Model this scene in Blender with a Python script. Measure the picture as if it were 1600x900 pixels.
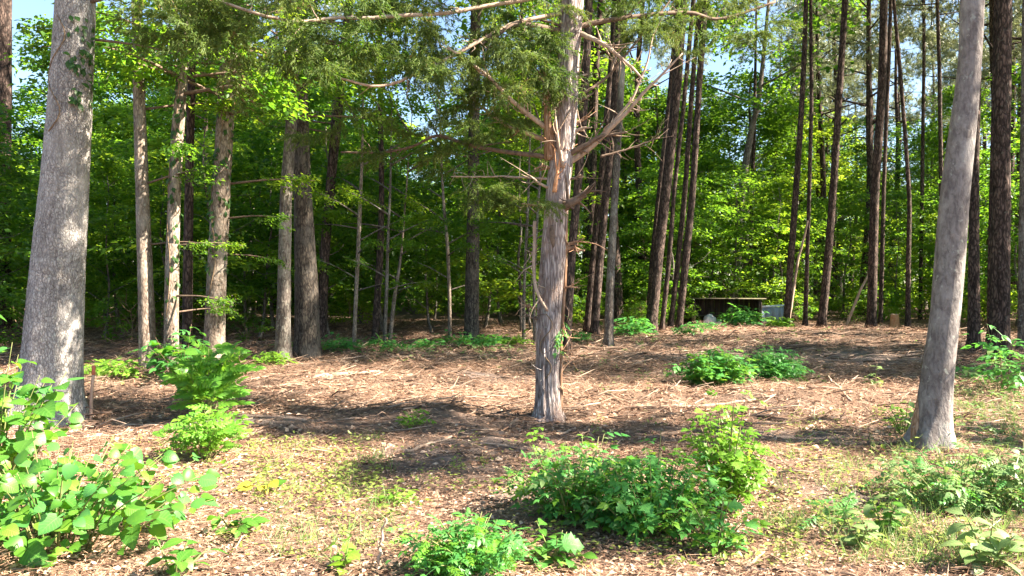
import bpy, math, random
import numpy as np
from mathutils import Vector, Matrix, Quaternion

R = math.radians
scene = bpy.context.scene
for o in list(bpy.data.objects):
    bpy.data.objects.remove(o)
COL = scene.collection
random.seed(7)
RNG = np.random.default_rng(11)

# ------------------------------------------------------------------ camera, sky, sun, exposure
F_PX, HOR, EYE = 1142.0, 440.0, 1.5
cam_data = bpy.data.cameras.new('camera')
cam_data.sensor_width = 36.0
cam_data.lens = 36.0 * F_PX / 1600.0
cam_data.clip_start, cam_data.clip_end = 0.05, 2000
cam = bpy.data.objects.new('camera', cam_data)
cam.location = (0, 0, EYE)
cam.rotation_euler = (R(90) - math.atan((450 - HOR) / F_PX), 0, 0)
COL.objects.link(cam)
scene.camera = cam

SUN_EL, SUN_AZ = 40.0, 99.0          # azimuth clockwise from the view direction (+Y)
world = bpy.data.worlds.new('World')
scene.world = world
world.use_nodes = True
wn = world.node_tree.nodes
sky = wn.new('ShaderNodeTexSky')
sky.sky_type = 'NISHITA'
sky.sun_disc = False
sky.sun_elevation, sky.sun_rotation = R(SUN_EL), R(SUN_AZ)
sky.air_density, sky.dust_density, sky.ozone_density = 1.0, 0.6, 1.6
wn['Background'].inputs['Strength'].default_value = 0.05
world.node_tree.links.new(sky.outputs[0], wn['Background'].inputs['Color'])

sun_dir = Vector((math.sin(R(SUN_AZ)) * math.cos(R(SUN_EL)), math.cos(R(SUN_AZ)) * math.cos(R(SUN_EL)), math.sin(R(SUN_EL))))
sd = bpy.data.lights.new('sun', 'SUN')
sd.energy, sd.angle, sd.color = 5.0, R(0.53), (1.0, 0.88, 0.72)
sun = bpy.data.objects.new('sun', sd)
sun.rotation_euler = sun_dir.to_track_quat('Z', 'Y').to_euler()
COL.objects.link(sun)

scene.view_settings.view_transform = 'Standard'
scene.view_settings.look = 'None'
scene.view_settings.exposure = 2.9
scene.view_settings.gamma = 1.0
scene.cycles.max_bounces = 6
scene.cycles.diffuse_bounces = 3
scene.cycles.glossy_bounces = 1
scene.cycles.transmission_bounces = 4
scene.cycles.transparent_max_bounces = 4
scene.cycles.sample_clamp_indirect = 6.0

# ------------------------------------------------------------------ helpers
def height(x, y):
    x = np.asarray(x, float); y = np.asarray(y, float)
    h = 0.035 * np.sin(0.9 * x + 0.4 * y) * np.sin(0.7 * y - 0.3 * x + 1.0)
    h = h + 0.03 * np.sin(2.1 * x - 1.3 * y + 2) * np.sin(1.7 * y + 0.6 * x)
    h = h + 0.014 * np.sin(5.3 * x + 3.1 * y) * np.sin(4.7 * y - 2.2 * x)
    h = h + 0.07 * np.exp(-(((x + 0.75) / 0.45) ** 2 + ((y - 8.4) / 1.2) ** 2))
    h = h + 0.12 * np.exp(-(((x - 3.2) / 2.2) ** 2 + ((y - 9.2) / 0.5) ** 2))
    h = h + 0.10 * np.exp(-(((x + 3.0) / 2.5) ** 2 + ((y - 11.0) / 0.6) ** 2))
    h = h + 0.18 * np.exp(-(((x - 8.5) / 3.5) ** 2 + ((y - 19.5) / 1.8) ** 2))
    br = np.clip((y - 7.5) / 2, 0, 1) * np.clip((24 - y) / 6, 0, 1)          # brush heaps left by clearing
    h = h + br * (0.035 * np.sin(3.1 * x + 1.9 * y + np.sin(1.3 * y)) * np.sin(2.7 * y - 1.1 * x) + 0.02 * np.sin(7.3 * x + 2 * np.sin(2.1 * y)) * np.sin(6.1 * y + x))
    for tx, ty, tr_ in ((-5.45, 8.7, .75), (.42, 8.2, .36), (3.65, 6.4, .36)):           # litter heaped against the near trunks
        h = h + .07 * np.exp(-((x - tx) ** 2 + (y - ty) ** 2) / tr_ ** 2)
    far = np.clip((np.hypot(x, y) - 45) / 60, 0, 2)
    return h - 1.2 * far

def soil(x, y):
    """bare soil patches plus grey bands painted along the shade: 0 litter .. 1 bare"""
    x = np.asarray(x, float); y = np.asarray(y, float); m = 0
    for cx, cy, rx, ry in ((-.55, 6.6, .8, .8), (-3.0, 7.7, 2.4, .42), (2.8, 7.0, 1.5, .42), (.15, 5.1, .35, .5), (6, 14.5, 3.0, 1.2), (-.3, 11.5, 1.5, .5), (2.4, 5.0, .5, .35)):  # the two long ellipses paint the shade bands as greyer ground
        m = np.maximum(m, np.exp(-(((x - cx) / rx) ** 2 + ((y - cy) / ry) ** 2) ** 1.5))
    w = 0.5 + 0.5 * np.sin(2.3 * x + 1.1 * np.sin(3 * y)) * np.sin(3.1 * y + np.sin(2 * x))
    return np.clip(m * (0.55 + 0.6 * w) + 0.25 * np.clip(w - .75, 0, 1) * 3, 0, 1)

def hz(x, y):
    return float(height(x, y))

def G(px, py):
    """ground point seen at photograph pixel (px, py)"""
    dx, dz = (px - 800) / F_PX, -(py - HOR) / F_PX
    t = EYE / max(-dz, 0.01)
    for _ in range(12):
        t = (EYE - hz(dx * t, t)) / max(-dz, 0.01)
    return Vector((dx * t, t, hz(dx * t, t)))

def at(px, py, Y):
    return Vector(((px - 800) / F_PX * Y, Y, EYE - (py - HOR) / F_PX * Y))

def mesh_np(name, verts, faces, mats, tint=None, smooth=False, mat_idx=None):
    me = bpy.data.meshes.new(name)
    verts = np.ascontiguousarray(verts, dtype=np.float32).reshape(-1, 3)
    loops = np.concatenate([f.reshape(-1) for f in faces]).astype(np.int32)
    totals = np.concatenate([np.full(len(f), f.shape[1], np.int32) for f in faces])
    starts = np.concatenate([[0], np.cumsum(totals)[:-1]]).astype(np.int32)
    me.vertices.add(len(verts)); me.vertices.foreach_set('co', verts.ravel())
    me.loops.add(len(loops)); me.loops.foreach_set('vertex_index', loops)
    me.polygons.add(len(totals)); me.polygons.foreach_set('loop_start', starts)
    me.polygons.foreach_set('loop_total', totals)
    if smooth:
        me.polygons.foreach_set('use_smooth', np.ones(len(totals), bool))
    for m in (mats if isinstance(mats, (list, tuple)) else [mats]):
        me.materials.append(m)
    if mat_idx is not None:
        me.polygons.foreach_set('material_index', np.asarray(mat_idx, np.int32))
    if tint is not None:
        a = me.attributes.new('tint', 'FLOAT', 'POINT')
        a.data.foreach_set('value', np.asarray(tint, np.float32))
    me.update(calc_edges=True)
    return me

def put(name, me, parent=None, loc=None, mat=None):
    o = bpy.data.objects.new(name, me)
    COL.objects.link(o)
    if parent is not None: o.parent = parent
    if mat is not None: o.matrix_local = mat
    elif loc is not None: o.location = loc
    return o

def tag(o, label, cat, group=None, kind=None):
    o['label'] = label; o['category'] = cat
    if group: o['group'] = group
    if kind: o['kind'] = kind
    return o

def root(name, loc, label, cat, group=None, rz=0.0):
    o = bpy.data.objects.new(name, None)
    o.empty_display_size = 0.2
    COL.objects.link(o); o.location = loc; o.rotation_euler = (0, 0, rz)
    return tag(o, label, cat, group)

class Geo:
    """collects vertex blocks and faces into one mesh"""
    def __init__(s): s.v, s.f, s.t, s.n = [], {}, [], 0
    def add(s, verts, faces, tint=0.5):
        verts = np.asarray(verts, float).reshape(-1, 3)
        for f in faces:
            f = np.asarray(f, int)
            if len(f): s.f.setdefault(f.shape[1], []).append(f + s.n)
        s.v.append(verts); s.n += len(verts)
        s.t.append(np.broadcast_to(np.asarray(tint, float), (len(verts),)))
    def mesh(s, name, mats, smooth=False):
        return mesh_np(name, np.concatenate(s.v), [np.concatenate(x) for x in s.f.values()], mats, np.concatenate(s.t), smooth)

def smooth_path(pts, rad, n):
    pts = np.asarray(pts, float); rad = np.asarray(rad, float)
    d = np.concatenate([[0], np.cumsum(np.linalg.norm(np.diff(pts, axis=0), axis=1))])
    t = np.linspace(0, d[-1], n)
    out = np.stack([np.interp(t, d, pts[:, k]) for k in range(3)], 1)
    r = np.interp(t, d, rad)
    k = max(1, n // (3 * len(pts)))
    for _ in range(k):
        out[1:-1] = (out[:-2] + 2 * out[1:-1] + out[2:]) / 4
        r[1:-1] = (r[:-2] + 2 * r[1:-1] + r[2:]) / 4
    return out, r

def tube(pts, rad, sides=8, bump=None, rng=None):
    """verts, faces of a tube with capped ends; bump(theta, s) multiplies the radius"""
    pts = np.asarray(pts, float); rad = np.asarray(rad, float)
    n = len(pts)
    T = np.gradient(pts, axis=0); T /= np.linalg.norm(T, axis=1)[:, None] + 1e-9
    ref = np.array([0, 1, 0.0]) if abs(T[0][1]) < 0.8 else np.array([1, 0, 0.0])
    U = np.zeros((n, 3)); V = np.zeros((n, 3))
    u = ref - T[0] * ref.dot(T[0]); u /= np.linalg.norm(u)
    for i in range(n):
        u = u - T[i] * u.dot(T[i]); u /= np.linalg.norm(u) + 1e-9
        U[i] = u; V[i] = np.cross(T[i], u)
    th = np.linspace(0, 2 * np.pi, sides, endpoint=False)
    r = np.repeat(rad[:, None], sides, 1)
    if bump is not None:
        s = np.concatenate([[0], np.cumsum(np.linalg.norm(np.diff(pts, axis=0), axis=1))])
        r = r * bump(th[None, :], s[:, None])
    ring = pts[:, None] + r[..., None] * (np.cos(th)[None, :, None] * U[:, None] + np.sin(th)[None, :, None] * V[:, None])
    verts = np.concatenate([ring.reshape(-1, 3), pts[:1], pts[-1:]])
    i = np.arange(n - 1)[:, None]; j = np.arange(sides)[None, :]; jn = (j + 1) % sides
    q = np.stack([i * sides + j, i * sides + jn, (i + 1) * sides + jn, (i + 1) * sides + j], -1).reshape(-1, 4)
    jj = np.arange(sides); b = (n - 1) * sides
    t1 = np.stack([np.full(sides, n * sides), (jj + 1) % sides, jj], 1)
    t2 = np.stack([np.full(sides, n * sides + 1), b + jj, b + (jj + 1) % sides], 1)
    return verts, [q, np.concatenate([t1, t2])]

def unit(a):
    return a / (np.linalg.norm(a, axis=-1, keepdims=True) + 1e-9)

def leaf_np(P, D, N, L, W, fold=0.15, shape='rhomb'):
    D = unit(D); S = unit(np.cross(D, N)); N = np.cross(S, D)
    L = np.asarray(L)[:, None]; W = np.asarray(W)[:, None]; n = len(P)
    if shape == 'rhomb':
        m = P + D * L * 0.42
        v = np.stack([P, m - S * W / 2 + N * fold * W, P + D * L - N * L * 0.08, m + S * W / 2 + N * fold * W], 1)
        b = np.arange(n)[:, None] * 4
        f = np.concatenate([b + [0, 1, 2], b + [0, 2, 3]])
        return v.reshape(-1, 3), [f], 4
    if shape == 'oval':
        def pt(t, s): return P + D * L * t + S * W / 2 * s + N * (abs(s) * fold * W - L * 0.12 * t * t)
        v = np.stack([P, pt(.28, -.9), pt(.68, -.75), pt(1, 0), pt(.68, .75), pt(.28, .9)], 1)
        b = np.arange(n)[:, None] * 6
        f = np.concatenate([b + [0, 1, 2, 3], b + [0, 3, 4, 5]])
        return v.reshape(-1, 3), [f], 6
    v = np.stack([P - S * W / 2, P + S * W / 2, P + D * L], 1)           # sliver
    b = np.arange(n)[:, None] * 3
    return v.reshape(-1, 3), [b + [0, 1, 2]], 3

def add_leaves(g, P, D, N, L, W, rng, **k):
    v, f, m = leaf_np(P, D, N, L, W, **k)
    g.add(v, f, np.repeat(rng.random(len(P)), m))

# ------------------------------------------------------------------ materials
def nt(name):
    m = bpy.data.materials.new(name); m.use_nodes = True
    t = m.node_tree; t.nodes.clear()
    return m, t, t.nodes.new('ShaderNodeOutputMaterial')

def N_(t, kind, **kw):
    n = t.nodes.new(kind)
    for k, v in kw.items():
        if k in n.inputs: n.inputs[k].default_value = v
        else: setattr(n, k, v)
    return n

def ramp(t, fac, stops):
    n = t.nodes.new('ShaderNodeValToRGB')
    e = n.color_ramp.elements
    while len(e) < len(stops): e.new(0.5)
    for el, (p, c) in zip(e, stops):
        el.position = p; el.color = (*c, 1)
    t.links.new(fac, n.inputs[0])
    return n.outputs[0]

def mixc(t, fac, a, b, mode='MIX'):
    n = t.nodes.new('ShaderNodeMix'); n.data_type = 'RGBA'; n.blend_type = mode
    for s, v in ((0, fac), (6, a), (7, b)):
        if hasattr(v, 'type') and hasattr(v, 'is_linked'): t.links.new(v, n.inputs[s])
        else: n.inputs[s].default_value = v if s == 0 else (*v, 1)
    return n.outputs[2]

def mapped(t, scale, coord='Object'):
    c = t.nodes.new('ShaderNodeTexCoord'); m = N_(t, 'ShaderNodeMapping')
    m.inputs['Scale'].default_value = scale
    t.links.new(c.outputs[coord], m.inputs[0])
    return m.outputs[0]

def noise(t, vec, scale, detail=4, rough=0.6, dist=0.0):
    n = N_(t, 'ShaderNodeTexNoise', Scale=scale, Detail=detail, Roughness=rough, Distortion=dist)
    t.links.new(vec, n.inputs['Vector'])
    return n.outputs[0]

def leaf_mat(name, c0, c1, t0, t1, trans=0.42, gloss=0.35, rough=0.45, extra=None):
    """leaf: reflected colour c0..c1, transmitted colour t0..t1, per leaf and per plant"""
    m, t, out = nt(name)
    a = N_(t, 'ShaderNodeAttribute', attribute_name='tint')
    oi = t.nodes.new('ShaderNodeObjectInfo')
    ad = N_(t, 'ShaderNodeMath', operation='MULTIPLY_ADD'); ad.inputs[1].default_value = 0.65
    m2 = N_(t, 'ShaderNodeMath', operation='MULTIPLY'); m2.inputs[1].default_value = 0.35
    t.links.new(oi.outputs['Random'], m2.inputs[0])
    t.links.new(a.outputs['Fac'], ad.inputs[0]); t.links.new(m2.outputs[0], ad.inputs[2])
    fac = ad.outputs[0]
    mo = noise(t, mapped(t, (1, 1, 1)), 38, 3, 0.6)
    mr = N_(t, 'ShaderNodeMath', operation='MULTIPLY_ADD'); mr.inputs[1].default_value = 0.9; mr.inputs[2].default_value = -0.45
    t.links.new(mo, mr.inputs[0])
    fa = N_(t, 'ShaderNodeMath', operation='ADD', use_clamp=True); t.links.new(fac, fa.inputs[0]); t.links.new(mr.outputs[0], fa.inputs[1])
    col = mixc(t, fa.outputs[0], c0, c1); tc = mixc(t, fa.outputs[0], t0, t1)
    # veins: leafuv holds (across -1..1, along 0..1, 1) on single leaves
    la = N_(t, 'ShaderNodeAttribute', attribute_name='leafuv'); sx = t.nodes.new('ShaderNodeSeparateXYZ'); t.links.new(la.outputs['Vector'], sx.inputs[0])
    def mth(op, a, b=0.0, c=0.0):
        n = N_(t, 'ShaderNodeMath', operation=op)
        for k, v in enumerate((a, b, c)):
            if hasattr(v, 'is_linked'): t.links.new(v, n.inputs[k])
            else: n.inputs[k].default_value = v
        return n.outputs[0]
    au = mth('ABSOLUTE', sx.outputs[0])
    side = mth('SINE', mth('MULTIPLY', mth('MULTIPLY_ADD', au, -0.28, sx.outputs[1]), 44.0))
    side = mth('MULTIPLY', mth('MAXIMUM', mth('SUBTRACT', side, 0.72), 0.0), 2.6)
    midr = mth('MAXIMUM', mth('SUBTRACT', 1.0, mth('MULTIPLY', au, 14.0)), 0.0)
    vein = mth('MULTIPLY', mth('MULTIPLY', mth('MAXIMUM', side, midr), sx.outputs[2]), 0.5)
    col = mixc(t, vein, col, tuple(min(.6, x * 1.7 + .04) for x in c1))
    if extra:
        gt = N_(t, 'ShaderNodeMath', operation='GREATER_THAN'); gt.inputs[1].default_value = extra[0]
        t.links.new(fac, gt.inputs[0])
        col = mixc(t, gt.outputs[0], col, extra[1]); tc = mixc(t, gt.outputs[0], tc, extra[1])
    p = N_(t, 'ShaderNodeBsdfPrincipled', Roughness=rough)
    p.inputs['Specular IOR Level'].default_value = gloss
    t.links.new(col, p.inputs['Base Color'])
    bp = N_(t, 'ShaderNodeBump', Strength=0.35, Distance=0.003); t.links.new(vein, bp.inputs['Height']); t.links.new(bp.outputs[0], p.inputs['Normal'])
    tr = t.nodes.new('ShaderNodeBsdfTranslucent'); t.links.new(tc, tr.inputs[0])
    mx = N_(t, 'ShaderNodeMixShader'); mx.inputs[0].default_value = trans
    t.links.new(p.outputs[0], mx.inputs[1]); t.links.new(tr.outputs[0], mx.inputs[2])
    t.links.new(mx.outputs[0], out.inputs[0])
    return m

def bark_mat(name, dark, mid, light, scale=(14, 14, 2.2), patch=None, patch_scale=1.2, bump=0.6, bdist=0.02, bands=False, vor=0.45):
    m, t, out = nt(name)
    v = mapped(t, scale)
    n1 = noise(t, v, 1.0, 6, 0.65, 0.6)
    vo = N_(t, 'ShaderNodeTexVoronoi', Scale=1.4, feature='DISTANCE_TO_EDGE'); 
    v2 = mapped(t, (scale[0], scale[1], scale[2] * 1.3))
    wob = t.nodes.new('ShaderNodeVectorMath'); wob.operation = 'ADD'
    nz = N_(t, 'ShaderNodeTexNoise', Scale=1.2, Detail=2.0); t.links.new(v2, nz.inputs['Vector'])
    t.links.new(v2, wob.inputs[0]); t.links.new(nz.outputs['Color'], wob.inputs[1])
    t.links.new(wob.outputs[0], vo.inputs['Vector'])
    cr = N_(t, 'ShaderNodeMapRange'); cr.inputs[2].default_value = 0.22
    t.links.new(vo.outputs['Distance'], cr.inputs[0])
    mul = N_(t, 'ShaderNodeMath', operation='MULTIPLY')
    t.links.new(n1, mul.inputs[0])
    sq = N_(t, 'ShaderNodeMath', operation='MULTIPLY_ADD'); sq.inputs[1].default_value = vor; sq.inputs[2].default_value = 1.07 - vor
    t.links.new(cr.outputs[0], sq.inputs[0]); t.links.new(sq.outputs[0], mul.inputs[1])
    h = mul.outputs[0]
    col = ramp(t, h, [(0.22, dark), (0.42, mid), (0.62, light)])
    if patch:
        v3 = mapped(t, (1, 1, 0.7))
        n3 = noise(t, v3, patch_scale * 2, 5, 0.7)
        mask = ramp(t, n3, [(0.5, (0, 0, 0)), (0.63, (1, 1, 1))])
        f = N_(t, 'ShaderNodeMath', operation='MULTIPLY'); f.inputs[1].default_value = 0.7
        t.links.new(mask, f.inputs[0])
        col = mixc(t, f.outputs[0], col, patch)
    if bands:
        v4 = mapped(t, (5, 5, 30))
        n4 = noise(t, v4, 1.0, 3, 0.6)
        mask = ramp(t, n4, [(0.55, (0, 0, 0)), (0.75, (0.45, 0.45, 0.45))])
        col = mixc(t, mask, col, light)
    st_ = ramp(t, noise(t, mapped(t, (3.5, 3.5, 0.7)), 1.3, 5, 0.7, 0.5), [(0.3, (0.55, 0.52, 0.5)), (0.5, (0.95, 0.95, 0.95)), (0.72, (1.18, 1.16, 1.12))])
    col = mixc(t, 1.0, col, st_, 'MULTIPLY')
    li = ramp(t, noise(t, mapped(t, (1, 1, 0.8)), 22, 3, 0.5), [(0.63, (0, 0, 0)), (0.7, (0.55, 0.55, 0.55))])
    col = mixc(t, li, col, (0.36, 0.38, 0.33) if light[0] > .2 else (0.12, 0.12, 0.10))
    p = N_(t, 'ShaderNodeBsdfPrincipled', Roughness=0.9)
    p.inputs['Specular IOR Level'].default_value = 0.15
    t.links.new(col, p.inputs['Base Color'])
    b = N_(t, 'ShaderNodeBump', Strength=bump, Distance=bdist)
    t.links.new(h, b.inputs['Height']); t.links.new(b.outputs[0], p.inputs['Normal'])
    t.links.new(p.outputs[0], out.inputs[0])
    return m

def plain_mat(name, c0, c1, scale=8, rough=0.8, stretch=(1, 1, 1), bump=0.2):
    m, t, out = nt(name)
    n = noise(t, mapped(t, stretch), scale, 5, 0.65)
    p = N_(t, 'ShaderNodeBsdfPrincipled', Roughness=rough)
    p.inputs['Specular IOR Level'].default_value = 0.25
    t.links.new(ramp(t, n, [(0.3, c0), (0.7, c1)]), p.inputs['Base Color'])
    b = N_(t, 'ShaderNodeBump', Strength=bump, Distance=0.01)
    t.links.new(n, b.inputs['Height']); t.links.new(b.outputs[0], p.inputs['Normal'])
    t.links.new(p.outputs[0], out.inputs[0])
    return m

def litter_mat(name, cols, rough=0.8, trans=0.15):
    m, t, out = nt(name)
    a = N_(t, 'ShaderNodeAttribute', attribute_name='tint')
    st = [(i / (len(cols) - 1), c) for i, c in enumerate(cols)]
    c = ramp(t, a.outputs['Fac'], st)
    p = N_(t, 'ShaderNodeBsdfPrincipled', Roughness=rough)
    p.inputs['Specular IOR Level'].default_value = 0.2
    t.links.new(c, p.inputs['Base Color'])
    t.links.new(p.outputs[0], out.inputs[0])
    return m

M = {}
M['oak'] = bark_mat('oak_bark', (0.12, 0.105, 0.10), (0.30, 0.28, 0.266), (0.51, 0.485, 0.46), (30, 30, 11), (0.40, 0.38, 0.36), 0.7, 0.9, 0.03)
M['maple'] = bark_mat('maple_bark', (0.07, 0.06, 0.058), (0.14, 0.124, 0.12), (0.23, 0.21, 0.2), (22, 22, 9), (0.34, 0.325, 0.31), 1.6, 0.8, 0.02, True, 0.12)
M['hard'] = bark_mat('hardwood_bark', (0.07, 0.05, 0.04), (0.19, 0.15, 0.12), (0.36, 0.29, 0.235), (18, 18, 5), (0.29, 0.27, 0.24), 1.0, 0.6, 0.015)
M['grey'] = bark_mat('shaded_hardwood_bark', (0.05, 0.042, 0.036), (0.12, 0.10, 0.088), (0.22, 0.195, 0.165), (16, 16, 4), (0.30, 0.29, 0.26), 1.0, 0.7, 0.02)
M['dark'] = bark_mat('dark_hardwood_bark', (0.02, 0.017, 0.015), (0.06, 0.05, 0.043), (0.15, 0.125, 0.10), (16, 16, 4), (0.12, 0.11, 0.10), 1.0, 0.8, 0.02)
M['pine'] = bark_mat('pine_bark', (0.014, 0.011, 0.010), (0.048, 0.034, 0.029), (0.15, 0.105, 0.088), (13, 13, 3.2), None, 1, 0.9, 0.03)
M['cedar'] = bark_mat('cedar_bark', (0.08, 0.055, 0.048), (0.29, 0.24, 0.225), (0.54, 0.475, 0.45), (26, 26, 2.6), (0.30, 0.205, 0.16), 1.8, 1.0, 0.035)
M['cedar_red'] = bark_mat('peeled_cedar_wood', (0.12, 0.06, 0.035), (0.30, 0.175, 0.105), (0.46, 0.32, 0.23), (30, 30, 1.6), None, 1, 0.6, 0.008)
M['deadwood'] = plain_mat('dead_branch_wood', (0.22, 0.15, 0.11), (0.48, 0.37, 0.28), 18, 0.85, (1, 1, 0.3))
M['twig'] = plain_mat('dark_twig_bark', (0.07, 0.05, 0.04), (0.2, 0.14, 0.10), 20, 0.9)
M['stem'] = plain_mat('green_stem', (0.10, 0.12, 0.04), (0.20, 0.20, 0.08), 12, 0.6)
M['brownstem'] = plain_mat('woody_stem', (0.12, 0.08, 0.05), (0.26, 0.18, 0.11), 14, 0.8)
M['cutwood'] = plain_mat('fresh_cut_wood', (0.42, 0.17, 0.07), (0.62, 0.36, 0.2), 14, 0.7)
M['stake'] = plain_mat('weathered_stake_wood', (0.36, 0.22, 0.16), (0.5, 0.36, 0.27), 20, 0.8, (1, 1, 0.2))
M['redpaint'] = plain_mat('faded_red_paint', (0.42, 0.09, 0.05), (0.5, 0.17, 0.10), 30, 0.7)
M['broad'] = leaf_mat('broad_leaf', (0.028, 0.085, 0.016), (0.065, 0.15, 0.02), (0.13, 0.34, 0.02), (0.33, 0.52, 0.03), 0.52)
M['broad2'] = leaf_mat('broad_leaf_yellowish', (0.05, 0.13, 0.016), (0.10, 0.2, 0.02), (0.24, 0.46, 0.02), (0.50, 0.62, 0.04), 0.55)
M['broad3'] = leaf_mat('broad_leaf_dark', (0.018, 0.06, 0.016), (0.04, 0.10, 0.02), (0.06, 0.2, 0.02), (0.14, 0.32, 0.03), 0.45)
M['cover'] = leaf_mat('seedling_leaf', (0.14, 0.22, 0.04), (0.30, 0.34, 0.09), (0.28, 0.42, 0.06), (0.45, 0.5, 0.12), 0.35)
M['needle'] = leaf_mat('pine_needle', (0.08, 0.12, 0.06), (0.19, 0.21, 0.11), (0.2, 0.26, 0.09), (0.36, 0.37, 0.15), 0.3, 0.5, 0.4)
M['cedarleaf'] = leaf_mat('cedar_spray_leaf', (0.04, 0.085, 0.018), (0.10, 0.13, 0.03), (0.10, 0.22, 0.025), (0.24, 0.28, 0.05), 0.35, 0.2, 0.6, (0.93, (0.2, 0.13, 0.06)))
M['heart'] = leaf_mat('heart_leaf', (0.038, 0.13, 0.022), (0.085, 0.21, 0.022), (0.10, 0.34, 0.02), (0.25, 0.48, 0.03), 0.4, 0.35, 0.42)
M['yellow'] = leaf_mat('yellowing_leaf', (0.30, 0.27, 0.03), (0.38, 0.33, 0.04), (0.42, 0.36, 0.03), (0.48, 0.42, 0.04), 0.35)
M['bush'] = leaf_mat('bush_leaf', (0.05, 0.195, 0.055), (0.09, 0.26, 0.05), (0.12, 0.42, 0.06), (0.22, 0.5, 0.05), 0.42, 0.4, 0.45)
M['bushy'] = leaf_mat('bush_leaf_yellow_green', (0.09, 0.22, 0.025), (0.15, 0.30, 0.03), (0.22, 0.46, 0.03), (0.36, 0.55, 0.04), 0.42, 0.35, 0.45)
M['frond'] = leaf_mat('frond_leaf', (0.07, 0.22, 0.03), (0.14, 0.31, 0.035), (0.2, 0.5, 0.03), (0.38, 0.6, 0.045), 0.42, 0.35, 0.42)
M['pale'] = leaf_mat('pale_leaf', (0.10, 0.2, 0.07), (0.20, 0.28, 0.10), (0.2, 0.36, 0.08), (0.32, 0.42, 0.10), 0.35, 0.35, 0.5)
M['litter'] = litter_mat('dry_leaf_litter', [(0.11, 0.055, 0.035), (0.24, 0.135, 0.085), (0.35, 0.22, 0.145), (0.45, 0.305, 0.21), (0.60, 0.455, 0.34)])
M['straw'] = litter_mat('pine_straw_litter', [(0.075, 0.038, 0.026), (0.20, 0.112, 0.072), (0.33, 0.2, 0.135), (0.50, 0.355, 0.255)])
M['chip'] = litter_mat('twig_litter', [(0.06, 0.04, 0.03), (0.15, 0.10, 0.075), (0.26, 0.185, 0.14), (0.42, 0.32, 0.24)])

# ground
def ground_mat():
    m, t, out = nt('forest_floor')
    c = t.nodes.new('ShaderNodeTexCoord')
    v = c.outputs['Object']
    n1 = noise(t, v, 0.55, 6, 0.6); n2 = noise(t, v, 9, 8, 0.75); n3 = noise(t, mapped(t, (9, 26, 9)), 2.2, 5, 0.7, 0.8)
    fine = ramp(t, n2, [(0.28, (0.07, 0.045, 0.034)), (0.45, (0.15, 0.10, 0.072)), (0.6, (0.24, 0.165, 0.12)), (0.75, (0.34, 0.255, 0.19))])
    straw = ramp(t, n3, [(0.3, (0.08, 0.05, 0.037)), (0.5, (0.2, 0.128, 0.092)), (0.7, (0.35, 0.25, 0.18))])
    col = mixc(t, 0.5, fine, straw)
    soil = ramp(t, n1, [(0.38, (1, 1, 1)), (0.62, (0, 0, 0))])
    f = N_(t, 'ShaderNodeMath', operation='MULTIPLY'); f.inputs[1].default_value = 0.45
    t.links.new(soil, f.inputs[0])
    col = mixc(t, f.outputs[0], col, (0.13, 0.10, 0.088))
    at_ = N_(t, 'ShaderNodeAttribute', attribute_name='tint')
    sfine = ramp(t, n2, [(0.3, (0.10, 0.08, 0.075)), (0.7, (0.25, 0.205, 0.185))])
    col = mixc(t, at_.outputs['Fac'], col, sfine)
    p = N_(t, 'ShaderNodeBsdfPrincipled', Roughness=0.95)
    p.inputs['Specular IOR Level'].default_value = 0.1
    t.links.new(col, p.inputs['Base Color'])
    ad = N_(t, 'ShaderNodeMath', operation='ADD'); t.links.new(n2, ad.inputs[0]); t.links.new(n3, ad.inputs[1])
    b = N_(t, 'ShaderNodeBump', Strength=0.8, Distance=0.04)
    t.links.new(ad.outputs[0], b.inputs['Height']); t.links.new(b.outputs[0], p.inputs['Normal'])
    t.links.new(p.outputs[0], out.inputs[0])
    return m

def axis(lo, hi, a, b, fine, coarse):
    return np.unique(np.round(np.concatenate([np.linspace(lo, a, coarse), np.linspace(a, b, fine), np.linspace(b, hi, coarse)]), 4))

xs = axis(-260, 260, -14, 16, 190, 22); ys = axis(-120, 320, 0, 28, 190, 22)
X, Y = np.meshgrid(xs, ys)
gv = np.stack([X, Y, height(X, Y)], -1).reshape(-1, 3)
nx, ny = len(xs), len(ys)
ii, jj = np.meshgrid(np.arange(ny - 1), np.arange(nx - 1), indexing='ij')
q = np.stack([ii * nx + jj, ii * nx + jj + 1, (ii + 1) * nx + jj + 1, (ii + 1) * nx + jj], -1).reshape(-1, 4)
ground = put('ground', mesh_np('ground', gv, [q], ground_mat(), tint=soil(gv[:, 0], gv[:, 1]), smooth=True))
ground['kind'] = 'structure'; ground['label'] = 'brown forest floor of soil and pine straw across the clearing'

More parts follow.
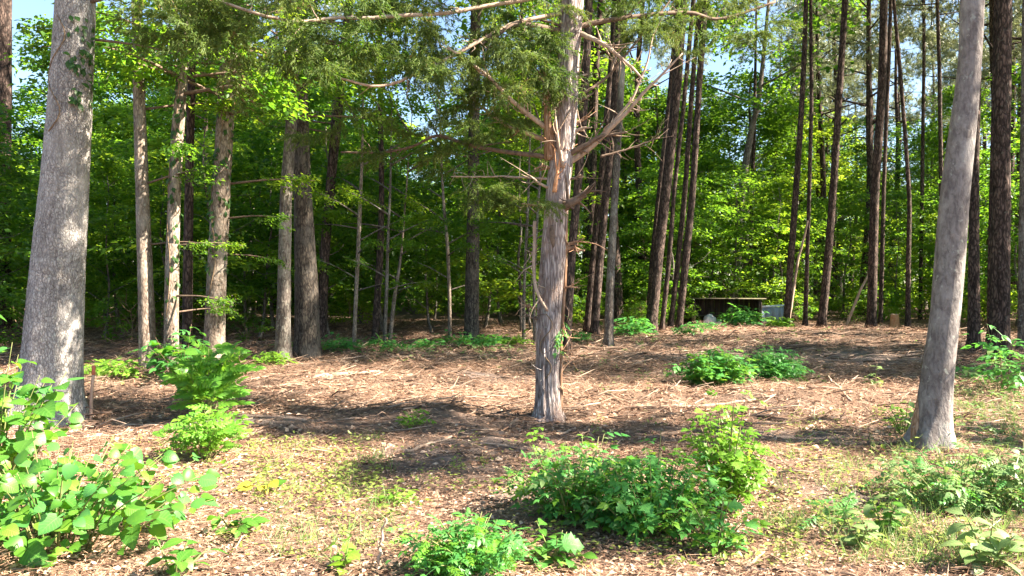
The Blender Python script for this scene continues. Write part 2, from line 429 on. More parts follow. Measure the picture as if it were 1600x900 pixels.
# ------------------------------------------------------------------ crowns, sprays and trunks that are shared
def crown_broad(name, seed, Rr, H, ncl, nleaf, L, mat, flat=0.33, low=0.0):
    """leaf clumps in tiers through an uneven crown that stands on z = 0"""
    rng = np.random.default_rng(seed); g = Geo()
    ph = rng.random(4) * 6.28
    for _ in range(ncl):
        z = low + (1 - low) * rng.random() ** 0.8
        a = rng.random() * 6.28
        prof = math.sin(math.pi * min(1, 0.12 + 0.86 * z)) ** 0.7
        lob = 1 + 0.28 * math.sin(2 * a + ph[0] + 3 * z) + 0.18 * math.sin(5 * a + ph[1])
        rr = Rr * prof * lob * rng.random() ** 0.45
        c = np.array([rr * math.cos(a), rr * math.sin(a), z * H])
        s = Rr * rng.uniform(0.16, 0.34)
        n = int(nleaf / ncl * rng.uniform(0.5, 1.5))
        u = unit(rng.normal(size=(n, 3))) * rng.random((n, 1)) ** 0.4
        P = u * [s, s, s * flat]
        out = np.array([math.cos(a), math.sin(a), 0])
        P[:, 2] -= (P @ out) * 0.25
        P += c
        D = out * 0.5 + rng.normal(size=(n, 3)) * [0.7, 0.7, 0.25] - [0, 0, 0.15]
        Nn = np.array([0, 0, 1.0]) + rng.normal(size=(n, 3)) * 0.45
        l = L * rng.uniform(0.6, 1.25, n)
        add_leaves(g, P, D, Nn, l, l * rng.uniform(0.45, 0.62, n), rng)
    return g.mesh(name, mat)

def crown_pine(name, seed, Rr, H, nt_, nn, mat):
    """needle tufts in loose plates at the ends of boughs"""
    rng = np.random.default_rng(seed); g = Geo()
    nb = 26
    boughs = [(rng.random(), rng.random() * 6.28) for _ in range(nb)]
    for _ in range(nt_):
        z, a = boughs[rng.integers(nb)]
        rr = Rr * (1.0 - 0.75 * z) * (0.35 + 0.65 * rng.random() ** 0.6)
        c = np.array([rr * math.cos(a), rr * math.sin(a), z * H + 0.22 * rr]) + rng.normal(size=3) * [0.28, 0.28, 0.2]
        D = unit(rng.normal(size=(nn, 3)) + [0.5 * math.cos(a), 0.5 * math.sin(a), 0.35])
        P = np.repeat(c[None], nn, 0)
        l = rng.uniform(0.14, 0.3, nn)
        add_leaves(g, P, D, rng.normal(size=(nn, 3)), l, np.full(nn, 0.022), rng, shape='sliver')
    return g.mesh(name, mat)

def trunk_free(name, seed, H, r0, mat, limb_from, nlimb, limb_len, wig=0.12, rise=0.6, sides=9):
    """tapered trunk with limbs in one mesh, base at the origin"""
    rng = np.random.default_rng(seed); g = Geo()
    k = np.linspace(-0.03, 1, 9)
    p = np.stack([np.cumsum(rng.normal(size=9)) * wig, np.cumsum(rng.normal(size=9)) * wig, k * H], 1)
    p[:, :2] -= p[0, :2]
    rad = r0 * (1.0 - 0.82 * np.clip(k, 0, 1)) * (1 + 0.5 * np.exp(-np.clip(k, 0, 1) * 40))
    P, rr = smooth_path(p, rad, 22)
    v, f = tube(P, rr, sides); g.add(v, f)
    for i in range(nlimb):
        t = limb_from + (0.97 - limb_from) * (i + rng.random()) / nlimb
        b = np.array([np.interp(t, np.linspace(0, 1, 22), P[:, c]) for c in range(3)])
        a = i * 2.4 + rng.random(); ln = limb_len * (1.15 - 0.8 * (t - limb_from) / (1 - limb_from)) * rng.uniform(0.6, 1.1)
        d = np.array([math.cos(a), math.sin(a), rise])
        lp = [b, b + d * ln * 0.5 + rng.normal(size=3) * 0.1 * ln, b + d * ln * [1, 1, 1.2] + rng.normal(size=3) * 0.15 * ln]
        r1 = max(0.012, np.interp(t, np.linspace(0, 1, 22), rr) * 0.45)
        PP, R2 = smooth_path(lp, [r1, r1 * 0.6, r1 * 0.2], 7)
        v, f = tube(PP, R2, 5); g.add(v, f)
    return g.mesh(name, mat, True)

def spray_broad(name, seed, L, mat, n=260, leaf=0.1, spread=0.4, shape='rhomb'):
    """a leafy bough along +Y: thin twigs and leaves"""
    rng = np.random.default_rng(seed); g = Geo()
    for i in range(7):
        t0 = 0.1 * i; a = rng.normal() * 0.5
        st = np.array([0, L * t0, 0.05 * math.sin(3 * t0)])
        d = unit(np.array([math.sin(a) * (1 if i else 0.1), math.cos(a) + 0.1, rng.normal() * 0.12 - 0.1]))
        ln = L * (1 - t0) * (1 if i == 0 else rng.uniform(0.35, 0.7))
        m = n // 7
        tt = rng.uniform(0.12, 1.05, m)
        P = st + d * (ln * tt)[:, None] + rng.normal(size=(m, 3)) * [0.09, 0.09, 0.05]
        D = d * 0.5 + rng.normal(size=(m, 3)) * [0.8, 0.6, 0.25] - [0, 0, 0.25]
        Nn = np.array([0, 0, 1.0]) + rng.normal(size=(m, 3)) * 0.4
        l = leaf * rng.uniform(0.6, 1.25, m)
        add_leaves(g, P, D, Nn, l, l * rng.uniform(0.5, 0.65, m), rng, shape=shape)
    return g.mesh(name, mat)

def spray_cedar(name, seed, L, mat, n=1150):
    """drooping feathery cedar foliage along +Y"""
    rng = np.random.default_rng(seed); g = Geo()
    nb = 30
    for i in range(nb):
        t0 = rng.random() ** 0.8; a = rng.normal() * 0.9
        st = np.array([rng.normal() * 0.03, L * t0, 0])
        ln = rng.uniform(0.2, 0.5) * (1.2 - 0.5 * t0)
        d = unit(np.array([math.sin(a), abs(math.cos(a)) * 0.7, rng.uniform(-0.9, 0.1)]))
        m = n // nb
        tt = rng.random(m) ** 0.7
        P = st + d * (ln * tt)[:, None] + rng.normal(size=(m, 3)) * 0.012
        D = unit(d + rng.normal(size=(m, 3)) * 0.5 - [0, 0, 0.2])
        l = rng.uniform(0.035, 0.085, m)
        add_leaves(g, P, D, rng.normal(size=(m, 3)), l, rng.uniform(0.008, 0.016, m), rng, shape='sliver')
    return g.mesh(name, mat)

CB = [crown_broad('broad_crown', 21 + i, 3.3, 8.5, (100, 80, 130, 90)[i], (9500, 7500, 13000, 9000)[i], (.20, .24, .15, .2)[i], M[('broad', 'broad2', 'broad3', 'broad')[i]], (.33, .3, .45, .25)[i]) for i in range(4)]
CU = [crown_broad('understorey_crown', 41 + i, 1.9, 4.8, 80, 5200, 0.135, M['broad' if i != 1 else 'broad2'], 0.22, 0.05) for i in range(4)]
CS = [crown_broad('low_shrub_crown', 61 + i, 0.75, 1.0, 36, 1100, 0.085, M['broad2' if i == 1 else 'broad'], 0.4, 0.05) for i in range(3)]
CP = [crown_pine('pine_crown', 81 + i, 2.7, 7.5, 800, 20, M['needle']) for i in range(3)]
TB = [trunk_free('broad_trunk', 121 + i, 12.5, 0.2, M['grey'], 0.25, 16, 2.6) for i in range(3)]
TU = [trunk_free('sapling_trunk', 141 + i, 4.8, 0.045, M['grey'], 0.15, 14, 1.3, 0.07, 0.5, 6) for i in range(3)]
TS = [trunk_free('shrub_stems', 161 + i, 0.9, 0.014, M['brownstem'], 0.1, 9, 0.5, 0.03, 0.9, 5) for i in range(2)]
TP = [trunk_free('pine_trunk', 181 + i, 19.0, 0.17, M['pine'], 0.42, 22, 2.0, 0.1, 0.25) for i in range(3)]
SB = [spray_broad('leafy_branch', 201 + i, 1.5, M['broad2' if i == 1 else 'broad']) for i in range(3)]
SC = [spray_cedar('cedar_spray', 221 + i, 0.75, M['cedarleaf']) for i in range(4)]

def orient(loc, d, up=(0, 0, 1), s=1.0):
    """matrix with local +Y along d and local +Z near up"""
    y = Vector(d).normalized(); u = Vector(up)
    x = y.cross(u)
    if x.length < 1e-4: x = y.cross(Vector((1, 0, 0.01)))
    x.normalize(); z = x.cross(y)
    m = Matrix((x, y, z)).transposed().to_4x4()
    return Matrix.Translation(Vector(loc)) @ m @ Matrix.Scale(s, 4)

# ------------------------------------------------------------------ trees one can tell apart
def furrow(seed, amp, k, lobes=0.0):
    rng = np.random.default_rng(seed); p = rng.random(8) * 6.28
    def f(th, s):
        w = 0.6 * np.sin(1.7 * s + p[0]) + 0.4 * np.sin(4.1 * s + p[1])
        r = amp * np.sin(k * th + 2.2 * w + p[2]) * np.sin((k // 2 + 1) * th - 1.3 * s + p[3])
        r = r + amp * 0.7 * np.sin(7 * s + 3 * th + p[4]) * np.sin(11 * s - 2 * th + p[5])
        r = r + 0.15 * np.exp(-np.clip(s - 0.1, 0, 9) * 5) * np.sin(5 * th + p[5]) + lobes * (np.sin(3 * th + 0.5 * s + p[6]) + 0.6 * np.sin(5 * th - 0.4 * s + p[7])) * np.exp(-s * 0.35)
        return 1 + r
    return f

def make_trunk(parent, pts, Yd, H, mat, seed, sides=14, rings=40, amp=0.02, k=9, lobes=0.02, flare=0.12, base_r=None):
    """trunk through photograph pixels (px, py, width) at depth Yd, carried on up to height H"""
    b = parent.location
    P, Rd = [], []
    for px, py, w in pts:
        P.append(at(px, py, Yd)); Rd.append(w / 2 / F_PX * Yd / math.hypot(1, (px - 800) / F_PX) * (0.92 if Yd > 12 else 1))
    P = [np.array(p) for p in P]
    d = P[-1] - P[-3 if len(P) > 2 else 0]; d = d / max(d[2], 0.2)
    top_z = H
    if P[-1][2] < top_z:
        n0 = P[-1]
        for q_ in (0.35, 0.7, 1.0):
            dz = (top_z - n0[2]) * q_
            P.append(n0 + np.array([d[0] * 0.5, d[1] * 0.5, 1.0]) * dz); Rd.append(Rd[len(pts) - 1] * (1 - 0.8 * q_))
    P[0] = P[0].copy(); P[0][2] = b.z - 0.12
    P = np.array(P) - np.array(b)
    PP, RR = smooth_path(P, Rd, rings)
    s = PP[:, 2] - PP[0, 2]
    RR = RR * (1 + flare * np.exp(-s / (2.2 * Rd[0])) + 0.34 * np.exp(-np.clip(s - 0.1, 0, 9) / (0.6 * Rd[0])))
    v, f = tube(PP, RR, sides, furrow(seed, amp, k, lobes))
    g = Geo(); g.add(v, f)
    put('trunk', g.mesh('trunk', mat, True), parent)
    return PP, RR

TREES = []
def tree(name, label, kind, pts, H=18.0, mat=None, crown=None, crown_z=None, cs=1.0, group=None, Yd=None, **kw):
    px, py, w = pts[0]
    g = G(px, py) if Yd is None else Vector((((px - 800) / F_PX) * Yd, Yd, hz((px - 800) / F_PX * Yd, Yd)))
    r = root(name, g, label, 'tree', group)
    seed = int(px * 7 + py)
    PP, RR = make_trunk(r, pts, g.y, H, mat, seed, **kw)
    rng = random.Random(seed)
    if kind == 'pine':
        z0 = crown_z or H * 0.62
        me = CP[seed % 3]; sc = (H - z0) / 7.2
    else:
        z0 = crown_z or H * 0.42
        me = CB[seed % 4]; sc = (H - z0 + 0.8) / 8.5
    if crown is not False:
        i = int(np.argmin(abs(PP[:, 2] - (z0 + (H - z0) * 0.35))))
        c = put('crown', me, r, (PP[i, 0], PP[i, 1], z0))
        c.rotation_euler = (0, 0, rng.random() * 6.28); c.scale = (sc * cs, sc * cs, sc)
    # limbs inside the crown belong to the trunk's bark
    gg = Geo(); rg = np.random.default_rng(seed)
    if crown is not False:
        for i in range(12):
            z = z0 + (H - z0) * (0.0 + 0.8 * (i + rg.random()) / 12)
            j = int(np.argmin(abs(PP[:, 2] - z))); a = 2.4 * i + rg.random()
            ln = (2.4 if kind != 'pine' else 1.7) * sc * (1.1 - 0.6 * (z - z0) / (H - z0)) * rg.uniform(0.7, 1.2)
            dd = np.array([math.cos(a), math.sin(a), 0.55 if kind != 'pine' else 0.2])
            lp = [PP[j], PP[j] + dd * ln * 0.5 + rg.normal(size=3) * 0.12, PP[j] + dd * ln + rg.normal(size=3) * 0.2]
            r1 = RR[j] * 0.5
            A, B = smooth_path(lp, [r1, r1 * 0.6, r1 * 0.2], 7)
            v, f = tube(A, B, 6); gg.add(v, f)
        o = put('limbs', gg.mesh('limbs', mat, True), r); o['kind'] = 'stuff'
    TREES.append((r, PP, RR))
    return r, PP, RR

def leafy(r, PP, RR, items, meshes, name='leafy_branch', mat=None):
    """leafy boughs on a tree: (height, azimuth deg, pitch, length scale)"""
    for i, (z, az, pit, s) in enumerate(items):
        j = int(np.argmin(abs(PP[:, 2] - z)))
        d = Vector((math.sin(R(az)) * math.cos(R(pit)), math.cos(R(az)) * math.cos(R(pit)), math.sin(R(pit))))
        bp = Vector(PP[j]) + d * RR[j] * 0.5
        st = Geo(); e = bp + d * (0.55 + 1.1 * s)
        A, B = smooth_path([bp, (bp + e) / 2 + Vector((0, 0, 0.06)), e], [0.022 * s + .006, 0.014 * s + .004, 0.005], 8)
        v, f = tube(A, B, 5); st.add(v, f)
        br = put('branch', st.mesh('branch', mat or M['twig'], True), r)
        put('foliage', meshes[i % len(meshes)], br, mat=orient(bp + d * 0.45, d, s=s))['kind'] = 'stuff'

# big oak at the left
oak, oP, oR = tree('oak_tree', 'thick pale grey oak trunk at the clearing edge beside the heart-leaved shrub', 'broad',
    [(70, 652, 108), (78, 600, 100), (88, 450, 90), (101, 300, 79), (112, 150, 70), (121, 0, 64)], 16, M['oak'], None, 6.5, 1.0,
    sides=96, rings=240, amp=0.016, k=31, lobes=0.025, flare=0.04)
leafy(oak, oP, oR, [(4.5, 100, 5, 0.8), (4.9, 120, 12, 0.9), (5.3, 70, 10, 1.0), (4.2, 60, -4, 0.6), (5.4, 200, 0, .9), (4.7, 250, -3, 0.55)], SB, mat=M['twig'])

# smooth leaning trunk at the right
rt, P_, R_ = tree('maple_tree', 'smooth grey leaning trunk standing forward at the right, ferny weeds at its foot', 'broad',
    [(1455, 706, 66), (1463, 600, 52), (1476, 500, 48), (1484, 400, 50), (1491, 300, 48), (1503, 200, 44), (1514, 100, 37), (1517, 0, 40)], 15, M['maple'], None, 9.2, 1.1,
    sides=44, rings=120, amp=0.008, k=7, lobes=0.03, flare=0.12)
g = Geo()
w = np.array(at(1436, 690, G(1455, 706).y)) - np.array(rt.location)
v, f = tube(*smooth_path([w + [0, 0, -0.2], w + [0.02, 0, 0.15], w + [0.1, 0.05, 0.6]], [0.1, 0.07, 0.03], 12), 12); g.add(v, f)
put('root_flare', g.mesh('root_flare', M['cedar_red'], True), rt)

# hardwoods behind the left side
HW = [
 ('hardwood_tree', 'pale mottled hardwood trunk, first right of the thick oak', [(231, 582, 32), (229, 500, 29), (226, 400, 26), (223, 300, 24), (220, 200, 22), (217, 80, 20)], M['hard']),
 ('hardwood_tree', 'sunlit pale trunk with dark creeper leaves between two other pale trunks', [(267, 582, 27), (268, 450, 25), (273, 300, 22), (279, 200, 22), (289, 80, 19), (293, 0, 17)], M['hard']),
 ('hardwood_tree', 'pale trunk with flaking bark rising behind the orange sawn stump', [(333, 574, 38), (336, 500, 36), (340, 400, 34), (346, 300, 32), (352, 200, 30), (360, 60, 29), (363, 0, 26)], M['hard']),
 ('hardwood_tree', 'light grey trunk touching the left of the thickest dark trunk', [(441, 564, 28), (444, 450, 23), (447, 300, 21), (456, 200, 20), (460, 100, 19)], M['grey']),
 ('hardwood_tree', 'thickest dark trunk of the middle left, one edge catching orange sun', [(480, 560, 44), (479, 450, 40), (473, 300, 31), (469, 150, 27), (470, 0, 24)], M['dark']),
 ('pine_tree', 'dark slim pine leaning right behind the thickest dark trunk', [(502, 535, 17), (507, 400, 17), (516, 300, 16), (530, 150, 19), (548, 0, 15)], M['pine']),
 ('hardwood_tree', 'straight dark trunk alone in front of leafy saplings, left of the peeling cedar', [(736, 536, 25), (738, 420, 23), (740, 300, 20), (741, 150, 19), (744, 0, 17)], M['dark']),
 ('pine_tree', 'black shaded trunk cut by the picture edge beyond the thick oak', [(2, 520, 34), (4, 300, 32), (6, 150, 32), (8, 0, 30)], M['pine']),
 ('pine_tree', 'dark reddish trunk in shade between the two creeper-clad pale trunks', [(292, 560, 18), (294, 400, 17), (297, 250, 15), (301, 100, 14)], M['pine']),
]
rr_ = random.Random(8)
def boughs(n, z0, z1): return [(rr_.uniform(z0, z1), rr_.uniform(40, 290), rr_.uniform(-8, 12), rr_.uniform(.8, 1.4)) for _ in range(n)]
sprays = {0: [(3.2, 100, 10, .7), (4.3, 60, 10, .9), (5.2, 140, 5, 1), (2.2, 90, 0, .5), (5.6, 260, 0, 1)] + boughs(4, 5, 7),
          1: [(1.2, 110, -5, .6), (2.0, 80, 0, .5), (3.6, 150, 0, .8), (4.8, 80, 5, 1), (5.6, 180, 0, 1.1), (0.9, 40, 0, .5)] + boughs(5, 4.6, 7),
          2: [(2.6, 95, 0, .6), (3.4, 70, 5, .9), (4.6, 120, 0, 1.1), (5.4, 160, 0, 1.2), (5.8, 60, 0, 1.2), (1.9, 70, -8, .5), (5.2, 220, 0, 1.0)] + boughs(9, 4.4, 7),
          3: [(5.0, 130, 0, 1.1), (5.6, 200, 5, 1.2)] + boughs(12, 4.6, 7.2), 4: [(5.3, 110, 0, 1.2), (5.9, 170, 0, 1.3), (6.2, 60, 0, 1.2)] + boughs(12, 4.8, 7.4), 5: boughs(8, 5, 8), 6: [(4.0, 170, 0, 1.2), (5.0, 110, 0, 1.2), (4.6, 230, 0, 1.2)]}
for i, (nm, lb, pts, mt) in enumerate(HW):
    r, P_, R_ = tree(nm, lb, 'pine' if nm == 'pine_tree' else 'broad', pts, 17 + (i * 37 % 5), mt, None, None, 1.0,
                     'trunks behind the clearing', sides=20, rings=70, amp=0.025, k=9)
    if i in sprays: leafy(r, P_, R_, sprays[i], SB)

# pines and slim trunks, middle and right
PN = [
 ('dark pine trunk half hidden right behind the peeling cedar', [(884, 560, 15), (893, 400, 15), (902, 300, 14), (910, 200, 15), (918, 60, 14)]),
 ('sunlit pale pine, leftmost of the cluster right of the cedar', [(917, 522, 14), (924, 440, 13), (932, 350, 12), (945, 220, 11), (958, 60, 10)]),
 ('reddish pine lit along one side in the cluster right of the cedar', [(928, 526, 15), (936, 420, 14), (947, 300, 13), (958, 180, 12), (966, 40, 11)]),
 ('greyish straight trunk, nearest of the cluster right of the cedar', [(950, 541, 16), (954, 420, 14), (961, 300, 12), (970, 150, 11), (975, 0, 11)]),
 ('dark stout pine, first of the group left of the low shed', [(1016, 521, 20), (1028, 400, 18), (1040, 300, 17), (1056, 150, 16), (1066, 0, 17)]),
 ('thin dark pine squeezed behind the stout pine left of the shed', [(1012, 515, 10), (1020, 400, 10), (1030, 300, 9), (1046, 150, 8), (1058, 0, 8)]),
 ('slim dark pine in the middle of the group left of the low shed', [(1033, 519, 9), (1046, 400, 8), (1053, 300, 7), (1066, 180, 7), (1083, 0, 8)]),
 ('pine with a bright sunlit side, nearest the low shed', [(1060, 518, 11), (1072, 400, 13), (1082, 300, 11), (1091, 150, 10), (1100, 0, 13)]),
 ('slender pine close behind the bright-sided pine near the shed', [(1047, 512, 9), (1060, 400, 9), (1070, 300, 9), (1080, 150, 8), (1092, 0, 8)]),
 ('dark crooked trunk rising behind the low shed', [(1144, 492, 14), (1152, 400, 15), (1158, 300, 14), (1170, 220, 11), (1186, 150, 8)]),
 ('short sunlit orange trunk seen just above the shed roof', [(1171, 492, 8), (1172, 430, 8), (1174, 330, 7), (1178, 200, 6)]),
 ('pine with bright bark beside the yellow-green bush near the blue-grey panel', [(1228, 513, 12), (1236, 400, 12), (1243, 300, 11), (1250, 200, 10), (1255, 100, 9), (1258, 0, 8)]),
 ('thin dark pine between the bright-barked pine and a stouter straight one', [(1258, 511, 9), (1261, 400, 7), (1264, 300, 7), (1267, 150, 7), (1265, 0, 6)]),
 ('stout dark straight pine with bare ground at its foot, right of the shed', [(1283, 515, 16), (1294, 400, 14), (1301, 300, 13), (1310, 150, 12), (1319, 0, 11)]),
 ('dark pine with a dead pole leaning against its left side', [(1362, 515, 18), (1364, 400, 16), (1366, 300, 16), (1373, 200, 15), (1378, 100, 15), (1379, 0, 14)]),
 ('pale-lit slim trunk directly behind the pine with the leaning pole', [(1376, 508, 8), (1378, 400, 8), (1380, 300, 7), (1387, 100, 7), (1390, 0, 7)]),
 ('slender leaning pine beside the little red stump', [(1419, 514, 10), (1419, 400, 9), (1421, 320, 8), (1414, 220, 7), (1404, 100, 7), (1394, 0, 6)]),
 ('thin far pine just left of the smooth leaning trunk', [(1468, 505, 8), (1470, 300, 8), (1466, 100, 7), (1462, 0, 6)]),
 ('dark red pine half covered by the smooth leaning trunk', [(1522, 552, 24), (1521, 400, 20), (1522, 250, 16), (1526, 100, 13), (1530, 0, 12)]),
 ('thickest black pine at the right with a leafy sapling before it', [(1562, 568, 36), (1563, 400, 35), (1564, 200, 30), (1566, 100, 28), (1567, 0, 26)]),
 ('dark thin pine touching the left of the thickest black pine', [(1548, 540, 14), (1549, 400, 14), (1552, 200, 12), (1556, 0, 11)]),
 ('pale pine at the far right border, partly cut by the picture edge', [(1597, 550, 16), (1598, 400, 16), (1599, 200, 14), (1600, 0, 12)]),
 ('thin dark pine with sparse needles, between leaning pole and smooth trunk', [(1438, 500, 7), (1440, 300, 7), (1442, 100, 6), (1441, 0, 6)]),
 ('spindly shaded trunk left of the dark trunk alone before the saplings', [(585, 540, 12), (594, 400, 12), (597, 300, 9), (595, 200, 9), (594, 60, 8)]),
]
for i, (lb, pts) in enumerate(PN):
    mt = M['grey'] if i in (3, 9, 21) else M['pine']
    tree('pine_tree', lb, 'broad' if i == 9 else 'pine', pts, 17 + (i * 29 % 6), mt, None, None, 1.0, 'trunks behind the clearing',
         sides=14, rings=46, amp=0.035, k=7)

# saplings with bare pale stems in the middle left
SP = [('thin orange-tinged sapling with bare stem left of the spindly shaded trunk', [(552, 545, 7), (557, 450, 7), (562, 340, 7), (566, 250, 5)]),
      ('pale bare sapling touching the spindly shaded trunk', [(600, 542, 6), (604, 460, 6), (606, 380, 5), (610, 300, 4)]),
      ('short pale leaning sapling with sunlit stem', [(608, 540, 7), (613, 490, 7), (620, 440, 6), (627, 400, 4)]),
      ('forked pale sapling with dead side branches before dark woods', [(703, 535, 7), (702, 450, 6), (699, 380, 6), (694, 330, 5), (690, 260, 4)]),
      ('slender pale sapling left of the cedar foot', [(818, 535, 6), (819, 450, 5), (822, 380, 5), (826, 300, 4)]),
      ('slender bent sapling close left of the cedar', [(836, 540, 6), (834, 450, 5), (838, 360, 5), (844, 280, 4)])]
for i, (lb, pts) in enumerate(SP):
    g_ = G(pts[0][0], pts[0][1])
    r, P_, R_ = tree('sapling', lb, 'broad', pts, 6.5, M['hard' if i in (0, 2, 3) else 'grey'], False, None, 1.0, 'thin saplings at the wood edge', sides=8, rings=24, amp=0.03, k=3, flare=0.2)
    leafy(r, P_, R_, [(2.4, 90, 25, .7), (3.0, 220, 20, .8), (3.6, 320, 20, .9), (4.3, 100, 25, 1), (5.0, 200, 30, 1), (5.6, 340, 40, 1), (1.7, 250, 25, .5), (1.2, 60, 10, .5), (2.1, 150, 10, .7), (2.7, 290, 5, .8)], SB, mat=M['grey'])

# ------------------------------------------------------------------ the peeling cedar in the middle
CY = G(857, 654).y
cg = G(857, 654)
cedar = root('cedar_tree', cg, 'peeling grey-pink cedar with dead bare limbs alone in the middle of the clearing', 'tree')
cpts = [(858, 656, 44), (858, 640, 40), (857, 600, 37), (859, 500, 38), (865, 400, 39), (872, 300, 37), (883, 200, 35), (888, 100, 34), (894, 0, 36)]
cP, cR = make_trunk(cedar, cpts, CY, 9.5, M['cedar'], 5, sides=60, rings=200, amp=0.035, k=13, lobes=0.08, flare=0.06)

def cpx(px, py, dy=0.0):
    return at(px, py, CY + dy) - cg
def limb(name, pts, w0, w1, mat, dys=None, n=28, sides=8, parent=None):
    dys = dys or [0] * len(pts)
    P = [np.array(cpx(x, y, d)) for (x, y), d in zip(pts, dys)]
    w = np.linspace(w0, w1, len(P)) / 2 / F_PX * CY
    A, B = smooth_path(P, w, n)
    rg = np.random.default_rng(int(pts[0][0] * 3 + pts[0][1]))
    jit = np.cumsum(rg.normal(size=A.shape), 0) * 0.0022; jit -= np.linspace(0, 1, n)[:, None] * jit[-1]
    A = A + jit
    v, f = tube(A, B, sides, furrow(int(pts[0][0]), 0.06, 4)); g = Geo(); g.add(v, f)
    # dead twigs standing off the limb
    for q_ in range(int(len(A) * 0.6)):
        j = rg.integers(len(A) // 4, len(A) - 1)
        d = unit(rg.normal(size=3)) * [1, 0.6, 1] + unit(A[j] - A[j - 1]) * 0.5
        ln = rg.uniform(0.05, 0.3)
        C, E = smooth_path([A[j], A[j] + d * ln * .5 + rg.normal(size=3) * .015, A[j] + d * ln + rg.normal(size=3) * .04], [B[j] * .45, B[j] * .3, .0015], 6)
        v, f = tube(C, E, 4); g.add(v, f)
    o = put(name, g.mesh(name, mat, True), parent or cedar)
    return o, A
LB = [
 ('dead_limb', [(880, 258), (905, 243), (932, 222), (975, 180), (1010, 142), (1040, 112), (1066, 84)], 11, 2, 'deadwood', [0, -.05, -.1, -.2, -.3, -.35, -.4]),
 ('dead_limb', [(876, 250), (905, 232), (938, 214), (980, 207)], 11, 3, 'twig', [0, -.1, -.15, -.2]),
 ('dead_limb', [(893, 48), (918, 38), (980, 28), (1040, 22), (1085, 21), (1112, 33), (1150, 25), (1210, 4)], 9, 4, 'twig', [0, .1, .2, .3, .4, .5, .5, .6]),
 ('dead_limb', [(896, 50), (918, 58), (947, 72), (985, 105), (1004, 124)], 9, 3, 'deadwood', [0, -.1, -.15, -.2, -.2]),
 ('dead_limb', [(882, 52), (835, 42), (800, 40), (768, 62), (740, 70)], 10, 4, 'twig', [0, -.15, -.2, -.3, -.3]),
 ('dead_limb', [(868, 212), (835, 186), (800, 158), (762, 118), (733, 97), (700, 75)], 9, 3, 'deadwood', [0, -.1, -.2, -.3, -.4, -.5]),
 ('dead_limb', [(866, 222), (832, 212), (800, 200), (767, 180), (733, 150)], 9, 3, 'deadwood', [0, .1, .15, .2, .3]),
 ('dead_limb', [(862, 246), (800, 239), (750, 232), (715, 222), (683, 210), (647, 230), (600, 240), (533, 238)], 8, 3, 'twig', [0, .1, .2, .3, .4, .4, .5, .6]),
 ('dead_limb', [(886, 20), (800, 40), (713, 87), (667, 108), (613, 133), (578, 136), (533, 123)], 7, 3, 'deadwood', [0, -.2, -.4, -.5, -.6, -.7, -.8]),
 ('dead_limb', [(890, -10), (760, 12), (690, 25), (627, 27), (573, 32), (527, 28), (487, 36), (450, 35), (400, 23), (345, 3)], 6.5, 4, 'deadwood', [0, -.2, -.4, -.5, -.6, -.7, -.8, -.9, -1, -1.1]),
 ('dead_limb', [(862, 280), (800, 276), (705, 276)], 4, 2, 'deadwood', [0, .1, .2]),
 ('broken_stub', [(868, 330), (888, 319), (903, 311), (914, 303)], 17, 9, 'twig', [0, -.12, -.15, -.16]),
 ('dead_limb', [(905, 150), (945, 125), (1000, 60), (1040, 10), (1060, -20)], 5, 2, 'twig', [.1, .2, .3, .35, .4]),
 ('dead_limb', [(928, 225), (985, 160), (1008, 105), (1020, 55)], 5, 2, 'deadwood', [-.1, -.2, -.2, -.2]),
 ('dead_limb', [(938, 245), (975, 235), (1030, 215)], 4, 2, 'twig', [0, 0, 0]),
]
tips = []
for nm, pts, w0, w1, mt, dys in LB:
    o, A = limb(nm, pts, w0, w1, M[mt], dys)
    tips.append(A)
# torn spur and peeled bark on the left of the trunk
limb('broken_stub', [(862, 250), (858, 200), (854, 150), (851, 112)], 19, 5, M['cedar_red'], [-.02, -.06, -.07, -.06], 20, 12)
limb('bark_strip', [(880, 262), (873, 225), (868, 190), (866, 160)], 7, 3, M['deadwood'], [-.13, -.14, -.13, -.12], 16, 6)
limb('bark_strip', [(836, 345), (834, 400), (838, 450), (850, 478), (856, 486)], 6, 4, M['deadwood'], [-.05, -.08, -.12, -.14, -.12], 20, 6)
limb('bark_strip', [(884, 330), (884, 420), (880, 500), (874, 560)], 7, 4, M['cedar_red'], [-.05, -.04, -.06, -.06], 20, 6)
limb('bark_strip', [(876, 655), (876, 600), (878, 540)], 9, 4, M['cedar_red'], [-.07, -.07, -.05], 14, 6)
limb('bark_strip', [(849, 650), (848, 600), (850, 545)], 7, 3, M['cedar'], [-.14, -.13, -.12], 14, 6)
limb('bark_strip', [(866, 300), (870, 270), (877, 240)], 8, 3, M['cutwood'], [-.13, -.13, -.11], 12, 6)
rs_ = random.Random(12)
for k in range(16):
    y0 = rs_.uniform(30, 560); xx = float(np.interp(y0, [0, 100, 200, 300, 400, 500, 600], [894, 888, 883, 872, 865, 859, 857])); sd_ = rs_.choice((-1, 1)); ln = rs_.uniform(22, 48)
    limb('broken_stub', [(xx + sd_ * 8, y0), (xx + sd_ * (8 + ln * .55), y0 - rs_.uniform(2, 10)), (xx + sd_ * (8 + ln), y0 - rs_.uniform(0, 22))], rs_.uniform(4, 8), 2, M[rs_.choice(('deadwood', 'twig', 'cedar_red'))], [0, -rs_.uniform(0, .1), -rs_.uniform(0, .15)], 10, 6)
kn = Geo()
v, f = tube(*smooth_path([cpx(862, 352, -.125), cpx(863, 372, -.135), cpx(866, 392, -.125)], [.012, .03, .01], 10), 10); kn.add(v, f)
put('bark_wound', kn.mesh('bark_wound', M['twig'], True), cedar)
